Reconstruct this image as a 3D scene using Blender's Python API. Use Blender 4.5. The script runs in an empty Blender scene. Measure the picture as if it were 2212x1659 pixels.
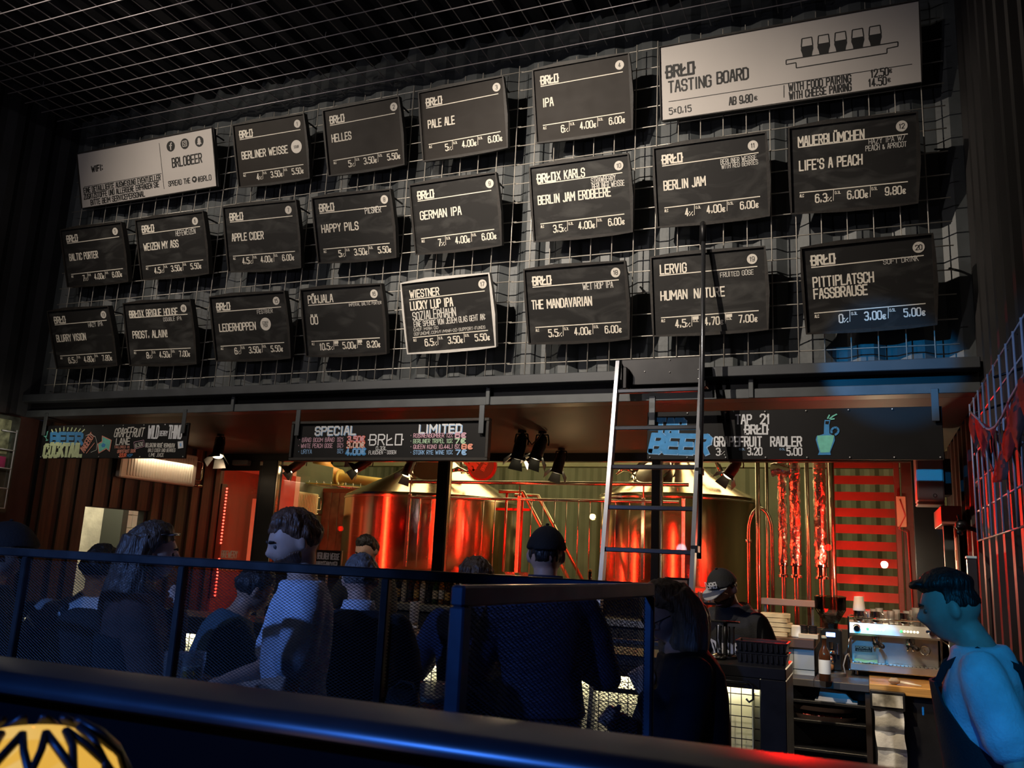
import bpy, math, random
from mathutils import Vector, Matrix, noise
random.seed(7)
S = bpy.context.scene
COL = S.collection
V = Vector
# ---------------------------------------------------------------- camera (solved from the wire grid on the wall)
CP = V((6.6459, -5.3504, 1.65))
FPX = 1846.81
CR, CD, CF = V((0.9253011,0.3763528,0.0466519)), V((-0.0331103,0.2027197,-0.9786769)), V((-0.3777850,0.9040262,0.2000379))
cam = bpy.data.cameras.new('camera'); cam_ob = bpy.data.objects.new('camera', cam); COL.objects.link(cam_ob)
cam.sensor_width = 36.0; cam.lens = FPX / 2212 * 36.0; cam.clip_start = 0.02; cam.clip_end = 60
cam_ob.matrix_world = Matrix(((CR.x, -CD.x, -CF.x, CP.x), (CR.y, -CD.y, -CF.y, CP.y), (CR.z, -CD.z, -CF.z, CP.z), (0, 0, 0, 1)))
cam.dof.use_dof = True; cam.dof.focus_distance = 5.6; cam.dof.aperture_fstop = 9.0
S.camera = cam_ob
# ---------------------------------------------------------------- world, view, lights
W = bpy.data.worlds.new('world'); S.world = W; W.use_nodes = True
W.node_tree.nodes['Background'].inputs[0].default_value = (0.25, 0.28, 0.6, 1)
W.node_tree.nodes['Background'].inputs[1].default_value = 0.02
S.view_settings.view_transform = 'Standard'; S.view_settings.look = 'None'
S.view_settings.exposure = 0.0; S.view_settings.gamma = 1.0; S.view_settings.use_curve_mapping = False

def aim(o, tgt):
    d = V(tgt) - o.location
    o.rotation_euler = d.to_track_quat('-Z', 'Y').to_euler()
def spot(name, loc, tgt, watts, col, size=40, blend=.3, r=.04):
    l = bpy.data.lights.new(name, 'SPOT'); l.energy = watts; l.color = col; l.spot_size = math.radians(size); l.spot_blend = blend; l.shadow_soft_size = r
    o = bpy.data.objects.new(name, l); COL.objects.link(o); o.location = loc; aim(o, tgt); return o
def area(name, loc, tgt, watts, col, sx, sy):
    l = bpy.data.lights.new(name, 'AREA'); l.energy = watts; l.color = col; l.shape = 'RECTANGLE'; l.size = sx; l.size_y = sy
    o = bpy.data.objects.new(name, l); COL.objects.link(o); o.location = loc; aim(o, tgt); return o
def point(name, loc, watts, col, r=.05):
    l = bpy.data.lights.new(name, 'POINT'); l.energy = watts; l.color = col; l.shadow_soft_size = r
    o = bpy.data.objects.new(name, l); COL.objects.link(o); o.location = loc; return o
WARM = (1, .86, .70); AZURE = (.02, .42, 1); BLUE = (.05, .16, 1); RED = (1, .004, .002); YEL = (1, .76, .36)
# track spots and an added fill that light the board wall
spot('track_spot_light', (0.9, -3.3, 5.2), (2.2, 0, 3.9), 300, WARM, 80, .9, .025)
spot('track_spot_light', (3.7, -3.4, 5.25), (5.0, 0, 3.5), 940, WARM, 70, 1.0, .025)
spot('board_wall_fill', (3.2, -6.4, 5.0), (3.4, 0, 4.3), 130, (1, .92, .90), 90, .8, .1)  # added wide fill that lifts the dim sign and top corners
# stage lights behind the viewer: azure on the coffee corner and the wall foot, blue wash over the guests; plus a ceiling fill
spot('stage_light_azure', (6.85, -5.5, 3.2), (7.02, -2.05, 1.2), 210, AZURE, 17, .5, .03)
spot('stage_light_azure', (6.3, -4.4, 3.4), (6.50, 1.7, 1.06), 420, AZURE, 7.5, .3, .02)
spot('stage_light_azure', (5.0, -5.2, 4.0), (6.80, 0, 2.86), 900, AZURE, 8, .5, .02)
spot('stage_wash_blue', (3.0, -5.9, 3.1), (4.3, -2.5, 1.12), 380, (.15, .34, 1), 42, .9, .05)
spot('stage_light_rack', (5.0, -5.9, 3.4), (7.1, -1.6, 2.3), 260, (.3, .5, 1), 15, .6, .04)
spot('ceiling_wire_fill', (3.2, -6.9, 2.0), (3.4, -2.0, 5.35), 75, (.86, .8, 1), 80, .9, .1)  # added up-light, stands in for ambient light on the ceiling wires
spot('stage_wash_rail', (5.2, -6.6, 2.6), (5.9, -4.4, 1.47), 210, (.04, .2, 1), 30, .8, .05)
# bar soffit lamps, and an added backlight at the espresso machine
spot('bar_spot_light', (1.05, 1.05, 2.35), (-.27, 1.7, 2.35), 8, (1, .7, .42), 120, .6)
spot('bar_spot_light', (4.05, 1.2, 2.4), (4.6, -.4, 1.0), 22, (1, .74, .45), 110, .6)
spot('bar_spot_light', (6.3, .6, 2.45), (6.7, 1.8, 1.0), 90, (1, .78, .48), 80, .6)
point('bar_glow_light', (4.1, 2.2, 2.1), 4, (1, .66, .3), .03)
point('bar_red_light', (6.3, 1.6, 1.9), 3, RED, .03)
spot('bar_red_spot', (6.0, 2.35, 2.2), (7.25, -.4, 1.5), 130, RED, 60, .6, .03)
spot('bar_red_spot', (1.3, 2.3, 2.0), (-.3, 1.2, 2.0), 5, RED, 50, .6, .03)
point('bar_red_light', (1.0, 2.0, 1.9), .5, RED, .03)
point('machine_backlight_fill', (6.78, 2.42, 1.75), 14, (1, .8, .5), .03)  # added backlight so the glasses on the machine shine
# brewery hall
spot('pipe_red_fill', (6.0, 2.76, 2.56), (6.0, 3.22, 1.7), 150, (1, .05, .012), 60, .8, .03)  # added red spot, hidden behind the header, to brighten the foil pipes
area('hall_light', (1.5, 6.5, 4.6), (1.5, 6.0, 0), 190, YEL, 4, 2.5)
area('hall_light', (5.2, 6.5, 4.6), (5.2, 6.0, 0), 120, YEL, 2.5, 2.5)
spot('hall_spot_light', (3.3, 2.95, 3.4), (3.6, 9, 3.0), 70, YEL, 80, .6)

# ---------------------------------------------------------------- pixel -> place helpers
def ray(px, py): return CF + CR * ((px - 1106) / FPX) + CD * ((py - 829.5) / FPX)
def atX(px, py, X): d = ray(px, py); return CP + d * ((X - CP.x) / d.x)
def atY(px, py, Y): d = ray(px, py); return CP + d * ((Y - CP.y) / d.y)
def atZ(px, py, Z): d = ray(px, py); return CP + d * ((Z - CP.z) / d.z)
def atD(px, py, D): return CP + ray(px, py) * D

# ---------------------------------------------------------------- materials
MATS = {}
def mat(name, col, rough=.6, metal=0, emit=None, es=0, noise_amt=0, nscale=8, bump=0, bscale=40, trans=0, ior=1.45, stretch=None, spec=None, coat=0):
    if name in MATS: return MATS[name]
    m = bpy.data.materials.new(name); m.use_nodes = True; nt = m.node_tree; n = nt.nodes; L = nt.links
    p = n['Principled BSDF']
    c4 = (col[0], col[1], col[2], 1)
    p.inputs['Base Color'].default_value = c4; p.inputs['Roughness'].default_value = rough; p.inputs['Metallic'].default_value = metal
    if spec is not None: p.inputs['Specular IOR Level'].default_value = spec
    if coat: p.inputs['Coat Weight'].default_value = coat
    if trans: p.inputs['Transmission Weight'].default_value = trans; p.inputs['IOR'].default_value = ior
    if emit: p.inputs['Emission Color'].default_value = (*emit, 1); p.inputs['Emission Strength'].default_value = es
    tc = n.new('ShaderNodeTexCoord'); mp = n.new('ShaderNodeMapping'); L.new(tc.outputs['Object'], mp.inputs['Vector'])
    if stretch: mp.inputs['Scale'].default_value = stretch
    tx = n.new('ShaderNodeTexNoise'); tx.inputs['Scale'].default_value = nscale; tx.inputs['Detail'].default_value = 5
    L.new(mp.outputs['Vector'], tx.inputs['Vector'])
    if noise_amt:
        mx = n.new('ShaderNodeMixRGB'); mx.blend_type = 'MULTIPLY'; mx.inputs[0].default_value = 1
        rp = n.new('ShaderNodeMapRange'); rp.inputs[1].default_value = .3; rp.inputs[2].default_value = .7
        rp.inputs[3].default_value = 1 - noise_amt; rp.inputs[4].default_value = 1 + noise_amt
        L.new(tx.outputs['Fac'], rp.inputs[0]); mx.inputs[1].default_value = c4; L.new(rp.outputs[0], mx.inputs[2]); L.new(mx.outputs[0], p.inputs['Base Color'])
    rr = n.new('ShaderNodeMapRange'); rr.inputs[3].default_value = max(.02, rough - .06); rr.inputs[4].default_value = min(1, rough + .06)
    L.new(tx.outputs['Fac'], rr.inputs[0]); L.new(rr.outputs[0], p.inputs['Roughness'])
    if bump:
        b = n.new('ShaderNodeBump'); b.inputs['Strength'].default_value = bump; b.inputs['Distance'].default_value = .01
        t2 = n.new('ShaderNodeTexNoise'); t2.inputs['Scale'].default_value = bscale; L.new(mp.outputs['Vector'], t2.inputs['Vector'])
        L.new(t2.outputs['Fac'], b.inputs['Height']); L.new(b.outputs[0], p.inputs['Normal'])
    MATS[name] = m; return m
def glass_mat(name, tint=(1, 1, 1), refl=1.0):
    if name in MATS: return MATS[name]
    m = bpy.data.materials.new(name); m.use_nodes = True; nt = m.node_tree; n = nt.nodes; L = nt.links; n.remove(n['Principled BSDF'])
    tr = n.new('ShaderNodeBsdfTransparent'); tr.inputs[0].default_value = (*tint, 1)
    gl = n.new('ShaderNodeBsdfGlossy'); gl.inputs['Roughness'].default_value = .02
    lw = n.new('ShaderNodeFresnel'); lw.inputs[0].default_value = 1.45
    ml = n.new('ShaderNodeMath'); ml.operation = 'MULTIPLY'; ml.inputs[1].default_value = refl
    mx = n.new('ShaderNodeMixShader'); L.new(lw.outputs[0], ml.inputs[0]); L.new(ml.outputs[0], mx.inputs[0]); L.new(tr.outputs[0], mx.inputs[1]); L.new(gl.outputs[0], mx.inputs[2])
    L.new(mx.outputs[0], n['Material Output'].inputs[0]); MATS[name] = m; return m
def sheen_glass(name, tint=(.92, .92, .92)):
    m = glass_mat(name, tint, 1.8); nt = m.node_tree; n = nt.nodes; L = nt.links; out = n['Material Output']; src = out.inputs[0].links[0].from_socket
    g = n.new('ShaderNodeBsdfGlossy'); g.inputs['Roughness'].default_value = .3; tl = n.new('ShaderNodeBsdfTranslucent'); tl.inputs[0].default_value = (.8, .8, .8, 1)
    a = n.new('ShaderNodeMixShader'); a.inputs[0].default_value = .5; b = n.new('ShaderNodeMixShader'); b.inputs[0].default_value = .34
    L.new(g.outputs[0], a.inputs[1]); L.new(tl.outputs[0], a.inputs[2]); L.new(src, b.inputs[1]); L.new(a.outputs[0], b.inputs[2]); L.new(b.outputs[0], out.inputs[0]); return m
def chalk_mat(name, col, smear=(.16, .17, .17), amt=.5):
    """blackboard paint with wiped chalk smears"""
    if name in MATS: return MATS[name]
    m = mat(name, col, .6, spec=.25); nt = m.node_tree; n = nt.nodes; L = nt.links; p = n['Principled BSDF']
    tc = n.new('ShaderNodeTexCoord'); mp = n.new('ShaderNodeMapping'); mp.inputs['Scale'].default_value = (1.6, 1, 4); L.new(tc.outputs['Object'], mp.inputs[0])
    oi = n.new('ShaderNodeObjectInfo'); vm = n.new('ShaderNodeVectorMath'); vm.operation = 'ADD'; ml = n.new('ShaderNodeMath'); ml.operation = 'MULTIPLY'; ml.inputs[1].default_value = 37
    L.new(oi.outputs['Random'], ml.inputs[0]); L.new(mp.outputs[0], vm.inputs[0]); L.new(ml.outputs[0], vm.inputs[1])
    t = n.new('ShaderNodeTexNoise'); t.inputs['Scale'].default_value = 2.2; t.inputs['Detail'].default_value = 6; t.inputs['Distortion'].default_value = 1.2; L.new(vm.outputs[0], t.inputs['Vector'])
    r = n.new('ShaderNodeMapRange'); r.inputs[1].default_value = .48; r.inputs[2].default_value = .8; r.inputs[4].default_value = amt; L.new(t.outputs['Fac'], r.inputs[0])
    mx = n.new('ShaderNodeMixRGB'); mx.inputs[1].default_value = (*col, 1); mx.inputs[2].default_value = (*smear, 1); L.new(r.outputs[0], mx.inputs[0]); L.new(mx.outputs[0], p.inputs['Base Color'])
    return m
def brushed_mat(name, col, rough=.28):
    """brushed steel: fine vertical grain"""
    if name in MATS: return MATS[name]
    m = mat(name, col, rough, 1); nt = m.node_tree; n = nt.nodes; L = nt.links; p = n['Principled BSDF']
    tc = n.new('ShaderNodeTexCoord'); mp = n.new('ShaderNodeMapping'); mp.inputs['Scale'].default_value = (9, 9, .05); L.new(tc.outputs['Object'], mp.inputs[0])
    t = n.new('ShaderNodeTexNoise'); t.inputs['Scale'].default_value = 3; t.inputs['Detail'].default_value = 4; L.new(mp.outputs[0], t.inputs['Vector'])
    r = n.new('ShaderNodeMapRange'); r.inputs[3].default_value = rough - .05; r.inputs[4].default_value = rough + .09; L.new(t.outputs['Fac'], r.inputs[0]); L.new(r.outputs[0], p.inputs['Roughness'])
    return m

# ---------------------------------------------------------------- mesh building
class MB:
    def __init__(s): s.v = []; s.f = []
    def add(s, vs, fs):
        b = len(s.v); s.v += [tuple(x) for x in vs]; s.f += [tuple(b + i for i in q) for q in fs]; return s
    def box(s, x0, x1, y0, y1, z0, z1):
        return s.add([(x0, y0, z0), (x1, y0, z0), (x1, y1, z0), (x0, y1, z0), (x0, y0, z1), (x1, y0, z1), (x1, y1, z1), (x0, y1, z1)],
                     [(0, 3, 2, 1), (4, 5, 6, 7), (0, 1, 5, 4), (1, 2, 6, 5), (2, 3, 7, 6), (3, 0, 4, 7)])
    def bbox(s, x0, x1, y0, y1, z0, z1, b=.004):
        """box with chamfered edges along all sides (three rings)"""
        def ring(z, i): return [(x0 + i, y0, z), (x1 - i, y0, z), (x1, y0 + i, z), (x1, y1 - i, z), (x1 - i, y1, z), (x0 + i, y1, z), (x0, y1 - i, z), (x0, y0 + i, z)]
        def sh(r, d): cx, cy = (x0 + x1) / 2, (y0 + y1) / 2; return [(x + (d if x < cx else -d), y + (d if y < cy else -d), z) for x, y, z in r]
        return s.rings([sh(ring(z0, b), b), ring(z0 + b, b), ring(z1 - b, b), sh(ring(z1, b), b)])
    def rings(s, rs, cap=True, closed=False):
        n = len(rs[0]); vs = [p for r in rs for p in r]; fs = []
        k = len(rs)
        for i in range(k if closed else k - 1):
            j = (i + 1) % k
            for a in range(n):
                b = (a + 1) % n; fs.append((i * n + a, i * n + b, j * n + b, j * n + a))
        if cap and not closed: fs.append(tuple(range(n - 1, -1, -1))); fs.append(tuple((k - 1) * n + a for a in range(n)))
        return s.add(vs, fs)
    def tube(s, pts, r, n=8, closed=False, cap=True):
        pts = [V(p) for p in pts]; k = len(pts); rs = []
        rad = r if isinstance(r, (list, tuple)) else [r] * k
        up = None
        for i in range(k):
            a = pts[i - 1] if (i > 0 or closed) else pts[i]; b = pts[(i + 1) % k] if (i < k - 1 or closed) else pts[i]
            t = (b - a)
            if t.length < 1e-9: t = V((0, 0, 1))
            t.normalize()
            if up is None:
                up = V((0, 0, 1)) if abs(t.z) < .9 else V((1, 0, 0))
            x = up.cross(t)
            if x.length < 1e-6: x = V((1, 0, 0)).cross(t)
            x.normalize(); y = t.cross(x); up = y
            rs.append([pts[i] + x * (math.cos(2 * math.pi * j / n) * rad[i]) + y * (math.sin(2 * math.pi * j / n) * rad[i]) for j in range(n)])
        return s.rings(rs, cap, closed)
    def lathe(s, prof, o=(0, 0, 0), n=24, axis='z', cap=False):
        o = V(o); rs = []
        for r, z in prof:
            ring = []
            for j in range(n):
                a = 2 * math.pi * j / n; c, q = math.cos(a) * r, math.sin(a) * r
                ring.append(o + (V((c, q, z)) if axis == 'z' else V((c, z, -q)) if axis == 'y' else V((z, c, q))))
            rs.append(ring)
        return s.rings(rs, cap)
    def sph(s, c, rx, ry=None, rz=None, n=16, m=10):
        ry = ry or rx; rz = rz or rx; c = V(c)
        rs = []
        for i in range(1, m):
            t = math.pi * i / m
            rs.append([c + V((rx * math.sin(t) * math.cos(2 * math.pi * j / n), ry * math.sin(t) * math.sin(2 * math.pi * j / n), -rz * math.cos(t))) for j in range(n)])
        b = len(s.v); s.rings(rs, cap=False)
        s.v += [tuple(c - V((0, 0, rz))), tuple(c + V((0, 0, rz)))]
        lo, hi = len(s.v) - 2, len(s.v) - 1
        for j in range(n):
            k = (j + 1) % n; s.f.append((lo, b + k, b + j)); s.f.append((hi, b + (m - 2) * n + j, b + (m - 2) * n + k))
        return s
    def prism(s, poly, o, u, v, d):
        """polygon (u,v coords) at o, extruded by vector d"""
        o = V(o); u = V(u); v = V(v); d = V(d); a = [o + u * p[0] + v * p[1] for p in poly]
        return s.rings([a, [p + d for p in a]])
    def tf(s, M, start=0):
        for i in range(start, len(s.v)): s.v[i] = tuple(M @ V(s.v[i]))
        return s
    def build(s, name, m, parent=None, smooth=False, sharp=None):
        me = bpy.data.meshes.new(name); me.from_pydata(s.v, [], s.f); me.update()
        for x in (m if isinstance(m, (list, tuple)) else [m]): me.materials.append(x)
        if smooth:
            me.polygons.foreach_set('use_smooth', [True] * len(me.polygons))
            if sharp: me.set_sharp_from_angle(angle=math.radians(sharp))
        o = bpy.data.objects.new(name, me); COL.objects.link(o)
        if parent: o.parent = parent
        return o
def tag(o, label, cat, group=None, kind=None):
    if label: o['label'] = label
    if cat: o['category'] = cat
    if group: o['group'] = group
    if kind: o['kind'] = kind
    return o
def thing(name, label, cat, loc=(0, 0, 0), rz=0, group=None, M=None):
    o = bpy.data.objects.new(name, None); COL.objects.link(o); o.empty_display_size = .1
    if M is not None: o.matrix_world = M
    else: o.location = loc; o.rotation_euler = (0, 0, rz)
    return tag(o, label, cat, group)
def struct(o): o['kind'] = 'structure'; return o
def dup(root, loc=None, rz=None, label=None, group=None):
    def cp(o, par):
        c = o.copy(); COL.objects.link(c)
        if par: c.parent = par
        for ch in o.children: cp(ch, c)
        return c
    r = cp(root, None)
    if loc is not None: r.location = loc
    if rz is not None: r.rotation_euler = (0, 0, rz)
    if label: r['label'] = label
    if group: r['group'] = group
    return r
def relight(o): return o

# ---------------------------------------------------------------- lettering: a stroke font of narrow capitals (8 x 8 grid, a=10 above cap height)
G = {'A': '00 38 58 80|13 73', 'B': '00 08 68 87 85 64 04|64 83 81 60 00', 'C': '86 87 68 28 07 01 20 60 81 82', 'D': '00 08 58 87 81 50 00', 'E': '80 00 08 88|04 74',
     'F': '00 08 88|04 74', 'G': '86 87 68 28 07 01 20 60 81 84 54', 'H': '00 08|80 88|04 84', 'I': '40 48', 'J': '01 20 60 81 88', 'K': '00 08|88 03|25 80', 'L': '08 00 80',
     'M': '00 08 43 88 80', 'N': '00 08 80 88', 'O': '01 07 28 68 87 81 60 20 01', 'P': '00 08 68 87 85 64 04', 'Q': '01 07 28 68 87 81 60 20 01|53 80', 'R': '00 08 68 87 85 64 04|44 80',
     'S': '86 87 68 28 07 05 24 64 83 81 60 20 01 02', 'T': '08 88|48 40', 'U': '08 01 20 60 81 88', 'V': '08 40 88', 'W': '08 20 46 60 88', 'X': '00 88|08 80', 'Y': '08 44 88|44 40', 'Z': '08 88 00 80',
     '0': '01 07 28 68 87 81 60 20 01', '1': '16 48 40', '2': '06 07 28 68 87 85 00 80', '3': '07 28 68 87 85 64 34|64 83 81 60 20 01', '4': '50 58 02 82', '5': '88 08 05 65 84 81 60 20 01',
     '6': '87 68 28 07 01 20 60 81 84 65 25 04', '7': '08 88 30', '8': '24 05 07 28 68 87 85 64 24 03 01 20 60 81 83 64', '9': '01 20 60 81 87 68 28 07 04 23 63 84',
     ',': '42 41 20', '.': '40 41', "'": '48 46', '!': '48 43|41 40', ':': '41 42|46 47', '-': '14 74', '/': '00 88', '#': '20 38|50 68|03 83|05 85', '€': '87 68 38 17 11 30 60 81|05 65|03 63',
     '%': '00 88|08 18 17 07 08|70 80 81 71 70', 'z': '08 88 00 80', 'Ł': '08 00 80|03 55', 'Ü': '08 01 20 60 81 88|29 2a|69 6a', 'Ö': '01 07 28 68 87 81 60 20 01|29 2a|69 6a', 'Õ': '01 07 28 68 87 81 60 20 01|19 3a 59 7a',
     'Ä': '00 38 58 80|13 73|19 1a|79 7a', 'É': '80 00 08 88|04 74|49 6a', '×': '12 66|16 62', '*': '44 45', '(': '68 37 31 60', ')': '28 57 51 20', '&': '80 16 27 47 56 13 11 30 50 83',
     # logo letters with their cross strokes
     'b': '00 08 68 87 85 64 04|64 83 81 60 00|-04 04', 'o': '00 08 88 80 00|84 a4', 'l': '08 00 80|03 65'}
GW = {'I': .16, 'M': .56, 'W': .62, 'J': .36, '1': .26, ',': .16, '.': .12, '!': .14, ':': .14, ' ': .26, "'": .12, '*': .14, '-': .3, '/': .36, '(': .2, ')': .2}
def _gl(ch):
    out = []
    for st in G.get(ch, '').split('|'):
        pts = []
        for t in st.split():
            neg = t[0] == '-'; t = t.lstrip('-')
            x = int(t[0], 16) * (-1 if neg else 1); y = int(t[1], 16)
            if neg: x = -2
            pts.append((x / 8, y / 8))
        if pts: out.append(pts)
    return out
def text(mb, s, u0, base, cap, u1=None, y=0, w=None, gap=.17, align='l', jit=0, slant=0, rot=0, weight=.17, wide=1.0, seed=1):
    """stroke text on a local x/z plane; base = z of baseline, u1 stretches the string to end there"""
    rnd = random.Random(seed * 77 + len(s)); s = s.replace('BRŁO', 'bRlo')
    adv = [(GW.get(c, .42) * wide + gap) for c in s]; tot = (sum(adv) - gap) * cap
    k = 1.0
    if u1 is not None: k = (u1 - u0) / tot
    elif align == 'r': u0 -= tot
    elif align == 'c': u0 -= tot / 2
    w = w or cap * weight; x = 0
    cr, sr = math.cos(rot), math.sin(rot); n0 = len(mb.v)
    for c, a in zip(s, adv):
        gw = GW.get(c, .42) * wide; sc = 1 + rnd.uniform(-jit, jit); ang = rnd.uniform(-jit, jit) * .8; dy = rnd.uniform(-jit, jit) * .25
        for st in _gl(c):
            pp = []
            for px, py in st:
                gx = (x + (px * gw if c not in 'I1' or c == '1' else gw / 2)) ; gy = py * sc + dy
                gx += slant * gy + (gy - .5) * ang * -.3
                X, Z = gx * cap * k, gy * cap
                pp.append((u0 + X * cr - Z * sr, base + X * sr + Z * cr))
            for i in range(len(pp) - 1):
                (ax, az), (bx, bz) = pp[i], pp[i + 1]; L = math.hypot(bx - ax, bz - az)
                if L < 1e-7: continue
                tx, tz = (bx - ax) / L, (bz - az) / L; e = w * .34; nx, nz = -tz * w / 2, tx * w / 2
                ax -= tx * e; az -= tz * e; bx += tx * e; bz += tz * e
                mb.q = (getattr(mb, 'q', 0) + 1) % 9; yy = y - mb.q * 1.6e-5
                mb.add([(ax - nx, yy, az - nz), (bx - nx, yy, bz - nz), (bx + nx, yy, bz + nz), (ax + nx, yy, az + nz)], [(0, 1, 2, 3)])
        x += a
    return mb
def bar(mb, u0, z0, u1, z1, w, y=0):
    L = math.hypot(u1 - u0, z1 - z0); tx, tz = (u1 - u0) / L, (z1 - z0) / L; nx, nz = -tz * w / 2, tx * w / 2
    return mb.add([(u0 - nx, y, z0 - nz), (u1 - nx, y, z1 - nz), (u1 + nx, y, z1 + nz), (u0 + nx, y, z0 + nz)], [(0, 1, 2, 3)])
def disc(mb, u, z, r, y=0, n=28, rz=None):
    return mb.add([(u + r * math.cos(2 * math.pi * i / n), y, z + (rz or r) * math.sin(2 * math.pi * i / n)) for i in range(n)], [tuple(range(n))])
def poly(mb, pts, y=0): return mb.add([(p[0], y, p[1]) for p in pts], [tuple(range(len(pts)))])
# ================================================================ the setting
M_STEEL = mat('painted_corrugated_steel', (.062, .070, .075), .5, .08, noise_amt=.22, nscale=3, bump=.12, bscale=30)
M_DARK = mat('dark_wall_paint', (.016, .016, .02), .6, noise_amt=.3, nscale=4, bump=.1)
M_NAVY = mat('beam_paint', (.045, .05, .058), .5, .1, noise_amt=.15, nscale=6)
M_SOFF = mat('soffit_paint', (.085, .066, .045), .55, noise_amt=.15, nscale=2)
M_BLACK = mat('black_metal', (.012, .012, .014), .4, .3)
M_FRAME = mat('window_frame_black', (.012, .013, .016), .35, .2)
M_HALL = mat('hall_wall_green', (.10, .12, .085), .6, noise_amt=.2, nscale=2, bump=.1)
M_FLOOR = mat('concrete_floor', (.05, .05, .05), .5, noise_amt=.3, nscale=3, bump=.1)
def corr(name, a, b, z0, z1, m, nrm, depth=.036, pitch=.278, parent=None, fl=.27):
    """container-wall sheet from a to b (2d), ridges stand out along nrm"""
    a, b, nr = V((a[0], a[1], 0)), V((b[0], b[1], 0)), V((nrm[0], nrm[1], 0)); L = (b - a).length; t = (b - a) / L
    pts = []; x = 0
    while x < L:
        for d, q in ((0, 0), (fl * pitch, 0), ((.5) * pitch, -depth), ((.5 + fl) * pitch - .01, -depth)):
            if x + d <= L: pts.append((x + d, q))
        x += pitch
    pts.append((L, pts[-1][1]))
    mb = MB(); vs = []; fs = []
    for i, (x, q) in enumerate(pts):
        p = a + t * x + nr * q; vs += [(p.x, p.y, z0), (p.x, p.y, z1)]
    for i in range(len(pts) - 1): fs.append((2 * i, 2 * i + 2, 2 * i + 3, 2 * i + 1))
    mb.add(vs, fs)
    # a closed back sheet so that the wall has thickness
    p, q = a - nr * (depth + .05), b - nr * (depth + .05)
    mb.add([(p.x, p.y, z0), (q.x, q.y, z0), (q.x, q.y, z1), (p.x, p.y, z1)], [(0, 1, 2, 3)])
    return mb.build(name, m, parent)
XL, XR, YG = -.3, 7.27, 2.6
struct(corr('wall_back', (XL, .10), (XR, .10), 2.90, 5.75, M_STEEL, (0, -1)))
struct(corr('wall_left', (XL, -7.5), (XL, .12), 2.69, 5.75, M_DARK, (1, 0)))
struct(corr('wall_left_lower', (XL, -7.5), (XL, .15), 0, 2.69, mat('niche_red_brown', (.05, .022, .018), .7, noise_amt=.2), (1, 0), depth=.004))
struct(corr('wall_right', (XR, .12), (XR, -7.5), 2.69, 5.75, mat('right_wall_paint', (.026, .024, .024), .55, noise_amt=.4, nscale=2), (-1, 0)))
M_RWALL = mat('right_niche_paint', (.035, .026, .024), .55, noise_amt=.3, nscale=3)
struct(corr('wall_right_lower', (XR, YG), (XR, -7.5), 0, 2.69, M_RWALL, (-1, 0), depth=.05, pitch=.278))
# dark decking above the wire ceiling, ribs across
mb = MB()
x = XL
while x < XR:
    mb.add([(x, -7.5, 5.62), (x + .1, -7.5, 5.62), (x + .1, .2, 5.62), (x, .2, 5.62), (x + .125, -7.5, 5.7), (x + .125, .2, 5.7), (x + .225, -7.5, 5.7), (x + .225, .2, 5.7), (x + .25, -7.5, 5.62), (x + .25, .2, 5.62)],
           [(0, 1, 2, 3), (1, 4, 5, 2), (4, 6, 7, 5), (6, 8, 9, 7)])
    x += .25
struct(mb.build('ceiling', mat('ceiling_deck', (.012, .012, .016), .6)))
# floor: bar level and the raised platform of the viewer
struct(MB().box(XL - 1, XR + .3, -7.5, YG + .1, -.1, 0).build('floor', M_FLOOR))
struct(MB().box(XL, XR, -7.5, -3.12, 0, .42).build('floor_platform', mat('platform_boards', (.03, .022, .018), .5, noise_amt=.3, stretch=(1, 8, 1))))
struct(MB().box(XL, XR, -7.6, -7.5, 0, 5.75).build('wall_front', M_DARK))
# steel channel over the bar
struct(MB().bbox(XL, XR, -.06, .14, 2.82, 2.885, .004).build('trim_1', M_NAVY))
struct(MB().box(XL, XR, .04, .14, 2.745, 2.82).build('trim_2', M_BLACK))
mb = MB().bbox(XL, XR, .0, .14, 2.69, 2.75, .003)
for x in (2.0, 4.22, 6.0): mb.bbox(x, x + .03, -.012, .01, 2.69, 2.87, .003)
struct(mb.build('trim_3', mat('channel_flange', (.07, .078, .085), .45, .15, noise_amt=.15)))
struct(MB().box(XL, XR, .14, YG + .1, 2.69, 2.75).build('ceiling_soffit', M_SOFF))
# header over the windows, sill below them, frames and panes
struct(MB().box(XL, XR, YG - .03, YG + .07, 2.61, 2.69).build('window_header', M_FRAME))
def ux(px, py=1100): return atY(px, py, YG).x
struct(MB().box(ux(600), ux(1418), YG - .05, YG + .07, 0, 1.485).box(ux(1418), XR, YG - .05, YG + .07, 0, 1.2).build('wall_sill', mat('sill_wall', (.03, .028, .026), .6)))
def frame(name, px0, px1, z0=1.0):
    return struct(MB().bbox(ux(px0), ux(px1), YG - .05, YG + .06, z0, 2.62, .006).build(name, M_FRAME))
frame('window_jamb_1', 418, 447, 0); frame('window_jamb_2', 563, 596, 0); frame('window_jamb_3', 944, 967, 1.485); frame('window_jamb_4', 1409, 1427, 1.2); frame('window_jamb_5', 1972, 2040)
M_PANE = glass_mat('window_glass', (.97, .97, .96), .75)
for i, (a, b) in enumerate(((596, 944), (967, 1409), (1427, 1972))):
    struct(MB().box(ux(a), ux(b), YG, YG + .012, 1.2 if i == 2 else 1.485, 2.615).build('window_%d' % (i + 1), M_PANE))
M_BEAD = mat('glazing_bead', (.6, .5, .38), .25, 1)
for i, px in enumerate((598, 970, 1430)): x = ux(px); struct(MB().bbox(x - .006, x + .012, YG - .056, YG - .01, 1.49 if i < 2 else 1.2, 2.61, .003).build('window_bead_%d' % (i + 1), M_BEAD))
struct(MB().bbox(ux(600), ux(1418), YG - .075, YG - .05, 1.455, 1.49, .004).build('window_sill_rail', mat('sill_beige', (.42, .33, .22), .5)))
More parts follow.
